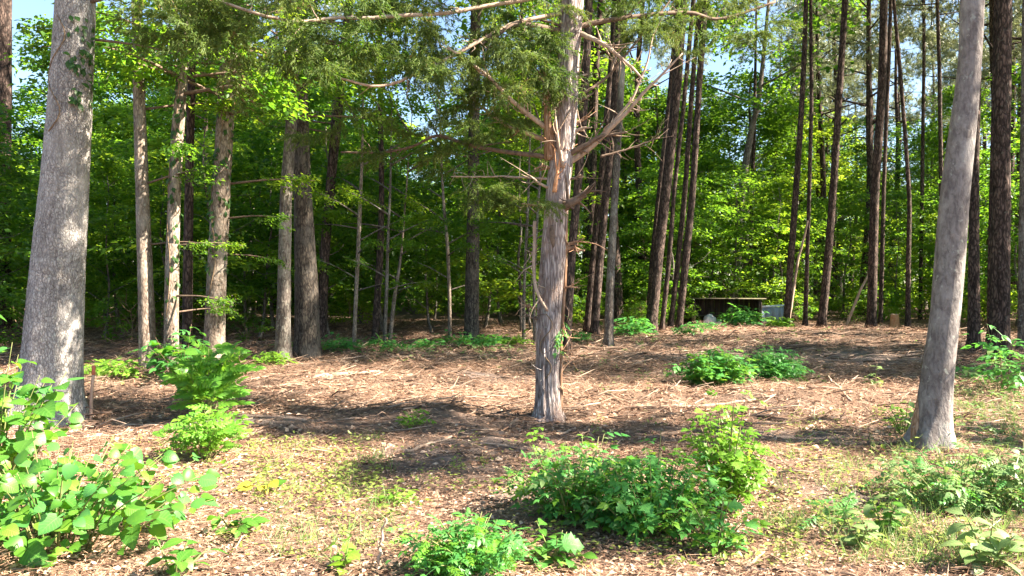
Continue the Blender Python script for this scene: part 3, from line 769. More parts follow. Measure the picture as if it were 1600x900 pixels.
# feathery foliage along the upper limbs
rg = random.Random(3)
def cspray(px, py, dy, s, d=None):
    d = d or Vector((rg.uniform(-1, 1), rg.uniform(-1, .3), rg.uniform(-.6, .1)))
    put('cedar_spray', rg.choice(SC), cedar, mat=orient(cpx(px, py, dy), d, s=s))
for k in range(30):
    px = rg.uniform(240, 640); cspray(px, rg.gauss(18, 28) + (40 if 560 < px < 640 else 0) - (px < 330) * 8, rg.uniform(-1.2, 0.3), rg.uniform(.7, 1.2))
for k in range(30):
    cspray(rg.uniform(640, 868), rg.gauss(50, 42), rg.uniform(-.5, .5), rg.uniform(.6, 1.1))
for k in range(26):
    cspray(rg.uniform(700, 850), rg.uniform(90, 330), rg.uniform(-.1, .6), rg.uniform(.35, .7))
for k in range(16):
    cspray(rg.uniform(930, 1190), rg.gauss(25, 30), rg.uniform(0, .7), rg.uniform(.5, .9))
for k in range(12):
    cspray(rg.uniform(520, 720), rg.gauss(215, 25), rg.uniform(.2, .6), rg.uniform(.35, .7))
for k in range(24):       # the crown above the frame
    z = rg.uniform(4.6, 9.5); rr = 2.0 * (1 - (z - 4.6) / 6)
    a = rg.random() * 6.28
    put('cedar_spray', rg.choice(SC), cedar, mat=orient(Vector((0.3 + rr * rg.random() * math.cos(a), rr * rg.random() * math.sin(a), z)), Vector((math.cos(a), math.sin(a), -.2)), s=1.3))

# ------------------------------------------------------------------ the wood behind, tree by tree
def edge_y(px):
    return float(np.interp(px, [-400, 0, 200, 420, 600, 830, 1000, 1100, 1240, 1500, 1600, 2000], [13, 15.5, 17, 17.5, 20, 20.5, 23, 27.5, 27.5, 26, 22, 18]))
SHORT = ('behind the first pale trunk', 'behind the creeper-clad pale trunk', 'behind the flaking pale trunk', 'behind the light grey trunk', 'behind the thickest dark trunk', 'behind the slim dark pine',
         'behind the lone dark trunk', 'beside the black trunk at the left edge', 'behind the dark reddish trunk')
MARKS = [(px_, n_) for px_, n_ in zip([h[2][1][0] for h in HW], SHORT)] + [(40, 'left of the thick oak'), (150, 'just right of the thick oak'), (600, 'behind the bare pale saplings'), (665, 'behind the forked sapling'),
         (810, 'just left of the peeling cedar'), (900, 'just right of the peeling cedar'), (950, 'behind the cluster right of the cedar'), (1045, 'behind the pine group left of the shed'), (1125, 'behind the low shed'),
         (1200, 'behind the blue-grey panel'), (1245, 'behind the bright-barked pine'), (1295, 'behind the stout straight pine'), (1368, 'behind the pine with the leaning pole'), (1420, 'behind the little red stump'),
         (1480, 'behind the smooth leaning trunk'), (1530, 'behind the dark red pine'), (1570, 'behind the thickest black pine')]
def mark(px):
    if px < -15: return 'beyond the left edge of the picture'
    if px > 1615: return 'beyond the right edge of the picture'
    return min(MARKS, key=lambda m_: abs(m_[0] - px))[1]
rb = random.Random(17)
placed = []
def gap(px): return -40 < px < 115 or 545 < px < 735 or 1075 < px < 1225      # low growth where the sky shows through
def free(x, y, d):
    for a, b in placed:
        if (a - x) ** 2 + (b - y) ** 2 < d * d: return False
    placed.append((x, y)); return True
def bg(name, label, cat, group, x, y, trunk, crown, cz, s, sz=1.0):
    r = root(name, (x, y, hz(x, y)), label, cat, group, rb.random() * 6.28)
    t = put('trunk' if cat == 'tree' else 'stems', trunk, r); t.scale = (s, s, s * sz)
    c = put('crown' if cat == 'tree' else 'foliage', crown, r, (0, 0, cz * s * sz)); c.scale = (s, s, s * sz)
    c.rotation_euler = (0, 0, rb.random() * 6.28)
    return r
n = 0
while n < 90:                                     # understorey at the wood's edge
    px = rb.uniform(-250, 1850); y = edge_y(px) + 0.5 + 14 * rb.random() ** 1.4; x = (px - 800) / F_PX * y
    if not free(x, y, 1.3): continue
    lift = 0.6 if px < 830 else 0.3
    bg('understorey_tree', 'leafy green understorey tree ' + mark(px), 'tree', 'understorey trees at the edge of the wood',
       x, y, TU[n % 3], CU[n % 4], lift, rb.uniform(0.8, 1.35)); n += 1
n = 0
for px, y in ((1088, 37), (1128, 41), (1168, 36), (1208, 40), (1250, 38), (1030, 36)):
    x = (px - 800) / F_PX * y; placed.append((x, y))
    bg('broadleaved_tree', 'tall broadleaved tree ' + mark(px), 'tree', 'broadleaved trees deep in the wood', x, y, TB[px % 3], CB[px // 10 % 4], 3.8, rb.uniform(.86, .98))
while n < 96:                                     # tall broadleaved trees
    px = rb.uniform(-300, 1900) if n < 60 else rb.uniform(-600, 800); y = edge_y(px) + rb.uniform(5, 26); x = (px - 800) / F_PX * y
    if not free(x, y, 2.1): continue
    s = rb.uniform(0.8, 1.15) * (0.82 if 1075 < px < 1225 else 0.6 if gap(px) else 0.85 if px > 1050 else 1.0)
    bg('broadleaved_tree', 'tall broadleaved tree ' + mark(px), 'tree', 'broadleaved trees deep in the wood',
       x, y, TB[n % 3], CB[n % 4], 3.8, s); n += 1
n = 0
while n < 56:                                     # pines deep in the wood, more to the right
    px = 1800 - 1500 * rb.random() ** 2.2; y = edge_y(px) + rb.uniform(3, 26); x = (px - 800) / F_PX * y
    if gap(px) or not free(x, y, 1.8): continue
    bg('pine_tree', 'slim pine deep in the wood ' + mark(px), 'tree', 'pines deep in the wood', x, y, TP[n % 3], CP[n % 3], rb.uniform(8.5, 11.5), rb.uniform(0.85, 1.2)); n += 1
n = 0
while n < 60:                                     # far trees that close the view
    px = rb.uniform(-500, 2100); y = rb.uniform(48, 85); x = (px - 800) / F_PX * y
    if gap(px) and rb.random() < .6 or not free(x, y, 3.2): continue
    bg('broadleaved_tree', 'distant broadleaved tree far ' + mark(px), 'tree', 'far trees closing the view', x, y, TB[n % 3], CB[n % 4], 2.4, rb.uniform(0.9, 1.25)); n += 1
# low shrubs under the wood's edge
n = 0
while n < 110:
    px = rb.uniform(-100, 1700); y = edge_y(px) - 1.0 + 17 * rb.random() ** 1.3; x = (px - 800) / F_PX * y
    if 1060 < px < 1235 and y < 30: continue
    if px < 840 and y < edge_y(px) + 9 and rb.random() < .8: continue
    if not free(x, y, 0.8): continue
    bg('low_shrub', 'low green shrub in shade ' + mark(px), 'shrub', 'low shrubs along the wood edge', x, y, TS[n % 2], CS[n % 3], 0.0, rb.uniform(0.6, 1.5)); n += 1
# unseen trees right of the frame, placed and shaped to cast shade across the clearing
SIDE = [(9.6, 6.2, 'c', .9), (12.6, 4.9, 'n', .7), (13.4, 11.2, 't', .9), (15.5, 11.0, 'b', .85), (17.6, 13.6, 'b', .85), (18.0, 9.3, 'p', .85), (20.0, 22.0, 'p', 1.0),
        (14.8, 14.6, 't', 1.0), (13.2, 18.0, 't', .95), (17.5, 22.5, 't', 1.1), (12.4, 15.8, 'p', 1.1),
        (26.0, 9.0, 'p', 1.0), (28.0, 24.0, 'b', 1.0), (24.0, 15.0, 'p', 1.0), (30.0, 31.0, 'b', 1.0)]
r = root('unseen_shade_tree', (6.5, 4.75, hz(6.5, 4.75)), 'slim young tree with a small flat crown, unseen, shaped to shade the bare soil', 'tree', 'unseen trees placed to shade the clearing')
put('trunk', TU[1], r).scale = (1.3, 1.3, 1.35)
put('crown', CU[2], r, (0, 0, 5.45)).scale = (.42, .4, .2)  # flattened crown set in the sun's path to shade the soil
r = root('unseen_shade_tree', (5.0, 3.65, hz(5.0, 3.65)), 'young broadleaved tree beside the clearing, unseen, placed to shade the big bush', 'tree', 'unseen trees placed to shade the clearing')
put('trunk', TU[0], r).scale = (1.0, 1.0, 1.0)
put('crown', CU[0], r, (0, 0, 3.35)).scale = (.26, .26, .2)  # shrunken crown set in the sun's path to shade the big bush
CN = crown_pine('pine_crown', 89, 1.5, 6.0, 420, 20, M['needle'])
CT = crown_broad('tall_crown', 79, 3.4, 11.0, 120, 9500, 0.2, M['broad'], 0.4)
CC = crown_broad('columnar_crown', 77, 0.9, 9.5, 110, 9000, 0.11, M['broad'], 0.8)  # column shaped to lay a shade band across the clearing
for i, (x, y, k, s) in enumerate(SIDE):
    lb = {'b': 'broadleaved tree', 'u': 'small broadleaved tree', 'p': 'tall pine', 'c': 'narrow columnar tree', 'n': 'narrow tall pine', 't': 'very tall broadleaved tree'}[k] + ' unseen on the sunny side, placed for its shade'
    tr, cr, cz, cat = {'b': (TB[i % 3], CB[i % 4], 3.8, 'broadleaved_tree'), 'u': (TB[i % 3], CU[i % 4], 4.6, 'broadleaved_tree'),
                       'p': (TP[i % 3], CP[i % 3], 11.5, 'pine_tree'), 'c': (TP[i % 3], CC, 2.0, 'unseen_columnar_tree'), 'n': (TP[i % 3], CN, 12.5, 'pine_tree'), 't': (TP[i % 3], CT, 10.5, 'broadleaved_tree')}[k]
    bg(cat, lb, 'tree', 'unseen trees placed to shade the clearing', x, y, tr, cr, cz, s)

# the far wood reads as one mass
g = Geo(); rng = np.random.default_rng(99)
gapv = np.vectorize(gap)
ncl = 3400
az = rng.uniform(R(-62), R(75), ncl); dd = rng.uniform(62, 84, ncl); zc = 15 * rng.random(ncl) ** 1.15
zc *= np.where(gapv(800 + F_PX * np.tan(np.clip(az, -1.2, 1.2))), 0.55, 1.0)
zc *= 0.75 + 0.3 * np.sin(9 * az) + 0.2 * np.sin(23 * az + 1)
# a lower, nearer belt on the left hides the ground between the trunks
near = (np.arange(ncl) < 1500) & (az < R(14))
dd = np.where(near, dd - rng.uniform(20, 30, ncl), dd); zc = np.where(near, rng.uniform(0, 4.5, ncl), zc)
cc = np.stack([np.sin(az) * dd, np.cos(az) * dd, height(np.sin(az) * dd, np.cos(az) * dd) + zc], 1)
n = ncl * 55
P = np.repeat(cc, 55, 0) + unit(rng.normal(size=(n, 3))) * (rng.random((n, 1)) ** .5) * [1.8, 1.8, .9]
l = rng.uniform(.25, .45, n)
add_leaves(g, P, rng.normal(size=(n, 3)) * [1, 1, .4], np.array([0, 0, 1.0]) + rng.normal(size=(n, 3)) * .6, l, l * .6, rng)
o = put('far_woods', g.mesh('far_woods', M['broad'])); o['kind'] = 'stuff'; o['label'] = 'far wood closing the view as one green mass'

# ------------------------------------------------------------------ shed, stumps, stake, poles
def box(cx, cy, cz, sx, sy, sz, m=None):
    v = np.array([[i, j, k] for i in (-.5, .5) for j in (-.5, .5) for k in (-.5, .5)]) * [sx, sy, sz]
    if m is not None: v = v @ np.array(m.to_3x3()).T
    v = v + [cx, cy, cz]
    f = np.array([[0, 1, 3, 2], [4, 6, 7, 5], [0, 4, 5, 1], [2, 3, 7, 6], [0, 2, 6, 4], [1, 5, 7, 3]])
    return v, [f]
M['darkboard'] = plain_mat('dark_weathered_board', (0.03, 0.024, 0.02), (0.11, 0.08, 0.065), 9, 0.9, (1, 1, 0.15))
M['roofboard'] = plain_mat('mossy_roof_board', (0.06, 0.055, 0.035), (0.16, 0.14, 0.09), 7, 0.9)
M['tarp'] = plain_mat('white_plastic_sheet', (0.62, 0.63, 0.68), (0.8, 0.8, 0.84), 6, 0.5)
M['bluepanel'] = plain_mat('blue_grey_painted_board', (0.16, 0.22, 0.28), (0.24, 0.31, 0.37), 5, 0.6)
M['bluetrim'] = plain_mat('pale_blue_trim', (0.42, 0.55, 0.66), (0.55, 0.66, 0.75), 5, 0.6)
SY = 26.0
s0 = at(1128, 506, SY); s0.z = hz(s0.x, s0.y)
shed = root('shed', s0, 'low dark open-fronted lean-to shed with flat mossy roof among the trees', 'shed')
W_, D_, H_ = 2.35, 1.3, 0.86
nb = 13
for i in range(nb):                                  # boards of the back and side, each its own
    g = Geo(); v, f = box(-W_ / 2 + W_ * (i + .5) / nb, D_ / 2, H_ / 2, W_ / nb - 0.012, 0.02, H_); g.add(v, f)
    put('plank', g.mesh('plank', M['darkboard']), shed)
for sx in (-1, 1):
    for i in range(6):
        g = Geo(); v, f = box(sx * (W_ / 2 + 0.02), -D_ / 2 + D_ * (i + .5) / 6, H_ / 2, 0.02, D_ / 6 - .01, H_); g.add(v, f)
        put('plank', g.mesh('plank', M['darkboard']), shed)
for i in range(5):
    g = Geo(); v, f = box(0, -D_ / 2 - .1 + (D_ + .25) * (i + .5) / 5, H_ + 0.035 - 0.006 * i, W_ + 0.3, (D_ + .25) / 5 - .01, 0.03); g.add(v, f)
    put('roof_board', g.mesh('roof_board', M['roofboard']), shed)
for x in (-W_ / 2 + .04, 0.15, W_ / 2 - .04):
    g = Geo(); v, f = box(x, -D_ / 2 + .05, H_ / 2 - .02, 0.07, 0.07, H_ - 0.03); g.add(v, f)
    put('post', g.mesh('post', M['darkboard']), shed)
g = Geo(); v, f = box(-0.6, D_ / 2 - .35, 0.27, 0.9, 0.45, 0.04); g.add(v, f); put('shelf', g.mesh('shelf', M['roofboard']), shed)

def lump(rx, ry, rz_, seed, n=26):
    rng = np.random.default_rng(seed)
    th = np.linspace(0, 2 * np.pi, n, endpoint=False); ph = np.linspace(0, np.pi * .55, 12)
    p_ = rng.random(6) * 6.28
    v = []
    for a in ph:
        for b in th:
            r = 1 + .16 * math.sin(3 * b + p_[0] + 2 * a) + .12 * math.sin(5 * b + 4 * a + p_[1]) + .07 * math.sin(9 * b - 5 * a + p_[2])
            v.append([rx * r * math.sin(a) * math.cos(b), ry * r * math.sin(a) * math.sin(b), rz_ * r * math.cos(a)])
    i, j = np.meshgrid(np.arange(11), np.arange(n), indexing='ij')
    q_ = np.stack([i * n + j, i * n + (j + 1) % n, (i + 1) * n + (j + 1) % n, (i + 1) * n + j], -1).reshape(-1, 4)
    return np.array(v), [q_]
b0 = at(1108, 506, SY - .35); b0.z = hz(b0.x, b0.y)
g = Geo(); v, f = lump(0.22, 0.2, 0.3, 4); g.add(v, f); v, f = lump(0.16, 0.15, 0.12, 6); g.add(v + [0.3, -.05, 0], f)
tag(put('plastic_bag', g.mesh('plastic_bag', M['tarp'], True), loc=b0), 'crumpled white plastic bag heaped in the mouth of the low shed', 'bag')
p0 = at(1206, 506, SY - .2); p0.z = hz(p0.x, p0.y)
pan = root('board_panel', p0, 'blue-grey upright board panel with pale blue top rail right of the shed', 'panel')
for i in range(4):
    g = Geo(); v, f = box(-.36 + .24 * i, 0, .3, .235, .03, .6); g.add(v, f); put('board', g.mesh('board', M['bluepanel']), pan)
g = Geo(); v, f = box(0, -.01, .635, 1.02, .06, .06, Matrix.Rotation(R(-4), 3, 'Y')); g.add(v, f); put('top_rail', g.mesh('top_rail', M['bluetrim']), pan)
g = Geo(); v, f = box(.47, -.04, .45, .06, .05, 1.0); g.add(v, f); put('post', g.mesh('post', M['tarp']), pan)

# wooden stake by the oak
k0 = G(141, 656)
st = root('stake', k0, 'thin wooden stake with a red top standing right of the thick oak', 'stake')
Yk = k0.y
g = Geo(); v, f = tube(*smooth_path([(0, 0, -.05), (0.005, 0, .28), (0.03, 0, .5)], [.017, .017, .016], 8), 6); g.add(v, f); put('shaft', g.mesh('shaft', M['stake']), st)
g = Geo(); v, f = tube(*smooth_path([(0.03, 0, .5), (0.035, 0, .6)], [.02, .019], 4), 6); g.add(v, f); put('painted_top', g.mesh('painted_top', M['redpaint']), st)

def stump(px, py, w, h, label, lean=0.0, mat='hard', topmat='cutwood'):
    p = G(px, py); r = root('stump', p, label, 'stump', 'sawn stumps')
    rad = w / 2 / F_PX * p.y; hh = h / F_PX * p.y
    g = Geo(); v, f = tube(*smooth_path([(0, 0, -.08), (0, 0, hh * .4), (lean * hh, 0, hh)], [rad * 1.25, rad * 1.02, rad], 16), 18, furrow(int(px), .04, 6)); g.add(v, f)
    put('stump_body', g.mesh('stump_body', M[mat], True), r)
    g = Geo(); v, f = tube([(lean * hh, -.01, hh - .004), (lean * hh * 1.02, -.012, hh + .012)], [rad * .93, rad * .9], 18); g.add(v, f)
    put('cut_face', g.mesh('cut_face', M[topmat]), r)
stump(322, 586, 27, 34, 'orange sawn stump leaning against a pale trunk behind the frond plant', -.25, 'cutwood')
stump(1398, 514, 12, 22, 'small pinkish red stump far back beside a slender pine', 0, 'cutwood', 'stake')
stump(655, 542, 16, 9, 'low flat stump in the brush before the saplings', 0)

def stick(name, label, cat, pts, w, mat='deadwood', group=None, lift=0.0, sides=7):
    P = []
    for p in pts:
        if len(p) == 2: q_ = G(*p); q_.z += lift
        else: q_ = at(p[0], p[1], p[2])
        P.append(q_)
    o0 = P[0].copy()
    Yd = P[0].y
    A, B = smooth_path([np.array(p - o0) for p in P], np.linspace(w, w * .6, len(P)) / 2 / F_PX * Yd, 16)
    rg2 = np.random.default_rng(int(pts[0][0] + pts[0][1])); A = A + rg2.normal(size=A.shape) * 0.006
    g = Geo(); v, f = tube(A, B, sides, furrow(int(pts[0][0]), .07, 3)); g.add(v, f)
    return tag(put(name, g.mesh(name, M[mat], True), loc=o0), label, cat, group)
stick('log', 'pale fallen log lying flat in the left of the clearing', 'log', [(486, 590), (530, 586), (592, 583)], 9, 'deadwood', lift=.03)
stick('fallen_branch', 'straight tan stick on bare soil left of the cedar foot', 'branch', [(632, 710), (665, 699), (706, 687)], 5, lift=.02)
stick('log', 'long pale log shape standing in for a sunlit ground band right of the cedar', 'log', [(985, 640), (1060, 640), (1130, 637), (1210, 634)], 6, 'deadwood', lift=.03)  # pale log shape stands in for a sunlit band of ground
stick('fallen_branch', 'thin grey branch slanting toward the log-shaped sunlit band', 'branch', [(915, 606), (955, 622), (1002, 641)], 4, lift=.03)
stick('fallen_branch', 'dark fallen branch on shaded soil behind the big leafy bush', 'branch', [(1010, 690), (1075, 680), (1135, 674)], 8, 'twig', lift=.03)
stick('fallen_branch', 'short pale stick at the foot of the cedar, right side', 'branch', [(874, 684), (900, 672)], 5, lift=.02)
stick('fallen_branch', 'grey forked-looking branch propped up near the right-hand bushes', 'branch', [(1330, 640), (1310, 612), (1292, 600)], 5, 'deadwood', lift=.06)
stick('fallen_branch', 'slender branch crossing the propped grey branch', 'branch', [(1262, 622), (1310, 614), (1322, 598)], 4, 'twig', lift=.05)
stick('fallen_branch', 'thin dark stick on the shaded ground between oak and frond plant', 'branch', [(165, 648), (205, 640), (248, 643)], 5, 'twig', lift=.02)
stick('fallen_branch', 'thin curved branch in the straw left of the soil ridge', 'branch', [(392, 612), (470, 603), (560, 607)], 4, 'deadwood', lift=.03)
stick('fallen_branch', 'dark branch lying on the straw behind the cedar', 'branch', [(880, 545), (940, 548), (1010, 543)], 6, 'twig', lift=.05)
stick('dry_weed', 'upright pale dry weed stem at the bottom of the picture', 'plant', [(590, 893), (594, 850, G(590, 893).y), (600, 812, G(590, 893).y)], 6, 'deadwood')
stick('dead_pole', 'pale dead pole leaning against a dark pine', 'pole', [(1322, 510), (1345, 452, G(1322, 510).y), (1368, 408, G(1322, 510).y)], 5, 'deadwood')
stick('dead_pole', 'sunlit dead pole leaning over the bright-barked pine', 'pole', [(1231, 512), (1246, 410, G(1231, 512).y), (1262, 345, G(1231, 512).y)], 5, 'deadwood')

# ------------------------------------------------------------------ litter (nobody could count it)
def scatter(n, y0, y1, spread, rng, power=1.0):
    y = y0 + (y1 - y0) * rng.random(n) ** power
    x = (rng.random(n) * 2 - 1) * (y * 0.72 + spread)
    return x, y
g = Geo(); rng = np.random.default_rng(3)
for n, a, b, L in ((110000, 1.5, 7.5, 0.033), (36000, 6, 14, 0.065), (16000, 12, 30, 0.1)):
    x, y = scatter(n, a, b, 1.5, rng)
    dens = 0.5 + 0.5 * np.sin(1.3 * x + 0.7 * y) * np.sin(0.9 * y - .4 * x)
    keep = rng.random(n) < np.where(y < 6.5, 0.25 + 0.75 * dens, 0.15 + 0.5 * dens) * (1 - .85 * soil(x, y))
    x, y = x[keep], y[keep]; n = len(x)
    P = np.stack([x, y, height(x, y) + rng.uniform(.003, .03, n)], 1)
    a_ = rng.random(n) * 6.28
    D = np.stack([np.cos(a_), np.sin(a_), rng.normal(size=n) * .22], 1)
    Nn = np.array([0, 0, 1.0]) + rng.normal(size=(n, 3)) * .38
    l = L * rng.uniform(.6, 1.35, n)
    add_leaves(g, P, D, Nn, l, l * rng.uniform(.4, .7, n), rng, fold=0.2)
o = put('leaf_litter', g.mesh('leaf_litter', M['litter'])); o['kind'] = 'stuff'; o['label'] = 'dry brown leaves lying all over the clearing floor'
g = Geo()
for n, a, b, L, w in ((120000, 1.5, 7.0, 0.12, .0028), (110000, 6, 13, 0.17, .005), (80000, 12, 27, 0.26, .009)):
    x, y = scatter(n, a, b, 1.5, rng)
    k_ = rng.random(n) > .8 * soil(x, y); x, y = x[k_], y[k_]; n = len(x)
    P = np.stack([x, y, height(x, y) + rng.uniform(.003, .05, n) * (1 + (y > 8))], 1)
    a_ = rng.normal(size=n) * 0.9 + 0.6 * np.sin(1.1 * x) * np.sin(0.8 * y)
    D = np.stack([np.cos(a_) * np.sign(rng.normal(size=n)), np.sin(a_), rng.normal(size=n) * np.where(y > 8, .25, .13)], 1)
    add_leaves(g, P, D, np.array([0, 0, 1.0]) + rng.normal(size=(n, 3)) * .3, L * rng.uniform(.5, 1.3, n), w * rng.uniform(.6, 1.5, n), rng, shape='sliver')
o = put('pine_straw', g.mesh('pine_straw', M['straw'])); o['kind'] = 'stuff'; o['label'] = 'tan pine straw strewn across the clearing floor'
g = Geo()
for k in range(4200):
    y = 3.0 + 22 * rng.random() ** 0.8; x = (rng.random() * 2 - 1) * (y * .75 + 1)
    ln = rng.uniform(.1, .7) * (.5 if y < 6 else 1.1 if y > 12 else .8); a_ = rng.normal() * .8
    p = np.array([x, y, hz(x, y) + rng.uniform(.005, .03)]); d = np.array([math.cos(a_), math.sin(a_), rng.normal() * .1])
    m_ = p + d * ln * .5 + rng.normal(size=3) * ln * .06; m_[2] = max(m_[2], hz(m_[0], m_[1]) + .005)
    r_ = rng.uniform(.003, .011) * (1.5 if y > 12 else 1)
    v, f = tube(np.array([p, m_, p + d * ln]), np.array([r_, r_ * .8, r_ * .4]), 4); g.add(v, f, rng.random())
for k in range(2600):
    y = 7.8 + 11 * rng.random(); x = (rng.random() * 2 - 1) * (y * .75 + 1)
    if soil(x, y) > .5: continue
    ln = rng.uniform(.12, .55); a_ = rng.normal() * .9
    p = np.array([x, y, hz(x, y) + rng.uniform(.0, .05)]); d = np.array([math.cos(a_), math.sin(a_), min(.3, abs(rng.normal()) * .18)])
    m_ = p + d * ln * .5 + rng.normal(size=3) * ln * .08; m_[2] = max(m_[2], hz(m_[0], m_[1]) + .01)
    e_ = p + d * ln; e_[2] = max(e_[2], hz(e_[0], e_[1]) + .005)
    r_ = rng.uniform(.003, .011)
    v, f = tube(np.array([p, m_, e_]), np.array([r_, r_ * .8, r_ * .4]), 4); g.add(v, f, rng.random())
o = put('twigs', g.mesh('twigs', M['chip'])); o['kind'] = 'stuff'; o['label'] = 'small broken twigs scattered over the straw'

# ground cover seedlings
def cover(name, label, mat, areas, rng, L=0.045):
    g = Geo()
    for (px0, px1, py0, py1, n) in areas:
        for k in range(n):
            c = np.array(G(rng.uniform(px0, px1), rng.uniform(py0, py1)))
            if rng.random() < .3: continue
            m_ = rng.integers(4, 9); hgt = rng.uniform(.02, .14)
            P = c + np.stack([rng.normal(size=m_) * .035, rng.normal(size=m_) * .035, rng.uniform(.2, 1, m_) * hgt], 1)
            D = rng.normal(size=(m_, 3)) * [1, 1, .2] + [0, 0, .15]
            l = L * rng.uniform(.6, 1.4, m_)
            add_leaves(g, P, D, np.array([0, 0, 1.0]) + rng.normal(size=(m_, 3)) * .3, l, l * rng.uniform(.45, .65, m_), rng, shape='oval')
    o = put(name, g.mesh(name, mat)); o['kind'] = 'stuff'; o['label'] = label
cover('ground_cover', 'yellow-green seedlings on the sunny leaf litter', M['cover'],
      [(390, 600, 690, 790, 380), (330, 640, 770, 880, 110), (1230, 1480, 640, 760, 200), (1200, 1480, 760, 880, 180), (620, 820, 690, 780, 50), (160, 420, 690, 760, 110), (620, 1240, 830, 900, 150), (900, 1240, 640, 700, 40)], rng, .033)
cover('ground_weeds', 'low green weeds at the wood edge and by the right trunk', M['pale'],
      [(1420, 1600, 620, 700, 130), (1490, 1600, 570, 640, 60), (1050, 1300, 530, 600, 60), (420, 850, 532, 556, 190), (560, 850, 540, 575, 60), (860, 1040, 520, 548, 70), (1180, 1450, 510, 540, 50), (130, 420, 560, 600, 70), (860, 1040, 540, 620, 40)], rng, 0.06)

g = Geo(); rng = np.random.default_rng(44)
for (px0, px1, py0, py1, n) in ((1400, 1600, 660, 890, 240), (1200, 1420, 700, 890, 80), (1480, 1600, 580, 660, 110), (420, 620, 680, 880, 60), (1050, 1300, 525, 610, 70)):
    for k in range(n):
        c = np.array(G(rng.uniform(px0, px1), rng.uniform(py0, py1))); m_ = rng.integers(6, 16)
        P = c + np.stack([rng.normal(size=m_) * .03, rng.normal(size=m_) * .03, np.zeros(m_)], 1)
        add_leaves(g, P, rng.normal(size=(m_, 3)) * [.5, .5, .1] + [0, 0, .8], rng.normal(size=(m_, 3)), rng.uniform(.06, .2, m_), np.full(m_, .006), rng, shape='sliver')
o = put('grass', g.mesh('grass', M['pale'])); o['kind'] = 'stuff'; o['label'] = 'sparse pale grass blades among the litter on the right'

# ------------------------------------------------------------------ plants with leaves one can pick out
def strip_leaf(rows, L, droop=0.25, fold=0.12, back=0.0):
    """rows: (t, half width); left, midrib, right vertices per row"""
    v, f = [], []
    for i, (t, w_) in enumerate(rows):
        z = -droop * L * t * t
        yb = -back * L * (1 if i == 0 else 0)
        v += [(-w_ * L, t * L + yb, z + fold * w_ * L), (0, t * L, z), (w_ * L, t * L + yb, z + fold * w_ * L)]
    for i in range(len(rows) - 1):
        a = 3 * i
        f += [(a, a + 1, a + 4, a + 3), (a + 1, a + 2, a + 5, a + 4)]
    return np.array(v), np.array(f)
def single(name, rows, L, mat, droop=.25, fold=.12, back=0.0, petiole=0.3, tint=.5):
    g = Geo(); v, f = strip_leaf(rows, L, droop, fold, back)
    g.add(v + [0, petiole * L, 0], [f], np.tile([tint - .12, tint + .22, tint - .06], len(rows)))
    pv = np.array([(-.006, 0, .0), (.006, 0, 0), (.004, petiole * L + .003, .0), (-.004, petiole * L + .003, .0)]); g.add(pv, [np.array([[0, 1, 2, 3]])], tint)
    me = g.mesh(name, mat, True)
    uv = np.zeros((len(me.vertices), 3), np.float32)
    for i, (t_, w_) in enumerate(rows): uv[3 * i:3 * i + 3] = [(-1, t_, 1), (0, t_, 1), (1, t_, 1)]
    me.attributes.new('leafuv', 'FLOAT_VECTOR', 'POINT').data.foreach_set('vector', uv.ravel())
    return me
def compound(name, pairs, L, leaflet, lw, mat, seed, droop=.3, ang=62, terminal=True, taper=0.35):
    """pinnate leaf: leaflets in pairs along a thin stalk"""
    rng = np.random.default_rng(seed); g = Geo()
    rows = [(0, .04), (.3, lw), (.65, lw * .8), (1, .01)]
    def stalk(t): return np.array([0, L * t, -droop * L * t * t])
    ts = np.linspace(0, 1, 7)
    pv = []
    for t in ts: pv += [stalk(t) + [-.003, 0, -.002], stalk(t) + [.003, 0, -.002]]
    g.add(np.array(pv), [np.array([(2 * i, 2 * i + 1, 2 * i + 3, 2 * i + 2) for i in range(6)])], .3)
    for i in range(pairs):
        t = .22 + .74 * i / max(1, pairs - 1) if pairs > 1 else .6
        ll = leaflet * (1 - taper * abs(t - .5) * 2) * rng.uniform(.85, 1.1)
        for s in (-1, 1):
            a = R(ang - 22 * t) * s + rng.normal() * .1
            v, f = strip_leaf(rows, ll, .3, .12)
            c, sn = math.cos(a), math.sin(a)
            v = np.stack([v[:, 0] * c + v[:, 1] * sn, -v[:, 0] * sn + v[:, 1] * c, v[:, 2] + rng.normal() * .004 + abs(v[:, 0]) * .05], 1)
            g.add(v + stalk(t), [f], np.tile([0, .2, .05], 4) + .8 * rng.random())
    if terminal:
        v, f = strip_leaf(rows, leaflet, .4, .12); g.add(v + stalk(.97), [f], rng.random())
    return g.mesh(name, mat, True)

HEART = [(0, .22), (.05, .40), (.18, .53), (.36, .55), (.55, .49), (.72, .37), (.86, .22), (.95, .09), (1, .01)]
OVAL = [(0, .05), (.2, .24), (.45, .32), (.7, .24), (.9, .09), (1, .01)]
LOBED = [(0, .10), (.15, .5), (.28, .28), (.45, .62), (.6, .26), (.75, .36), (.88, .12), (1, .01)]
MH = [single('heart_leaf', HEART, .115, M['heart'], d, fo, .14, .45, ti) for d, fo, ti in ((.2, .1, .3), (.35, .2, .6), (.1, -.05, .9), (.3, .15, .1))]
MH += [single('heart_leaf', HEART, .1, M['bush'], d, fo, .14, .45, ti) for d, fo, ti in ((.45, .25, .2), (.15, -.12, .6))]
MH += [single('heart_leaf', HEART, .075, M['bushy'], .3, .2, .14, .45, .4), single('heart_leaf', HEART, .095, M['bushy'], .5, .3, .14, .45, .1), single('heart_leaf', HEART, .12, M['heart'], .6, .3, .14, .45, 0.0)]
MHY = [single('yellow_leaf', HEART, .1, M['yellow'], .3, .1, .14, .45)]
MO = [single('oval_leaf', OVAL, .1, M['pale'], d, .15, 0, .2, ti) for d, ti in ((.3, .3), (.5, .8))]
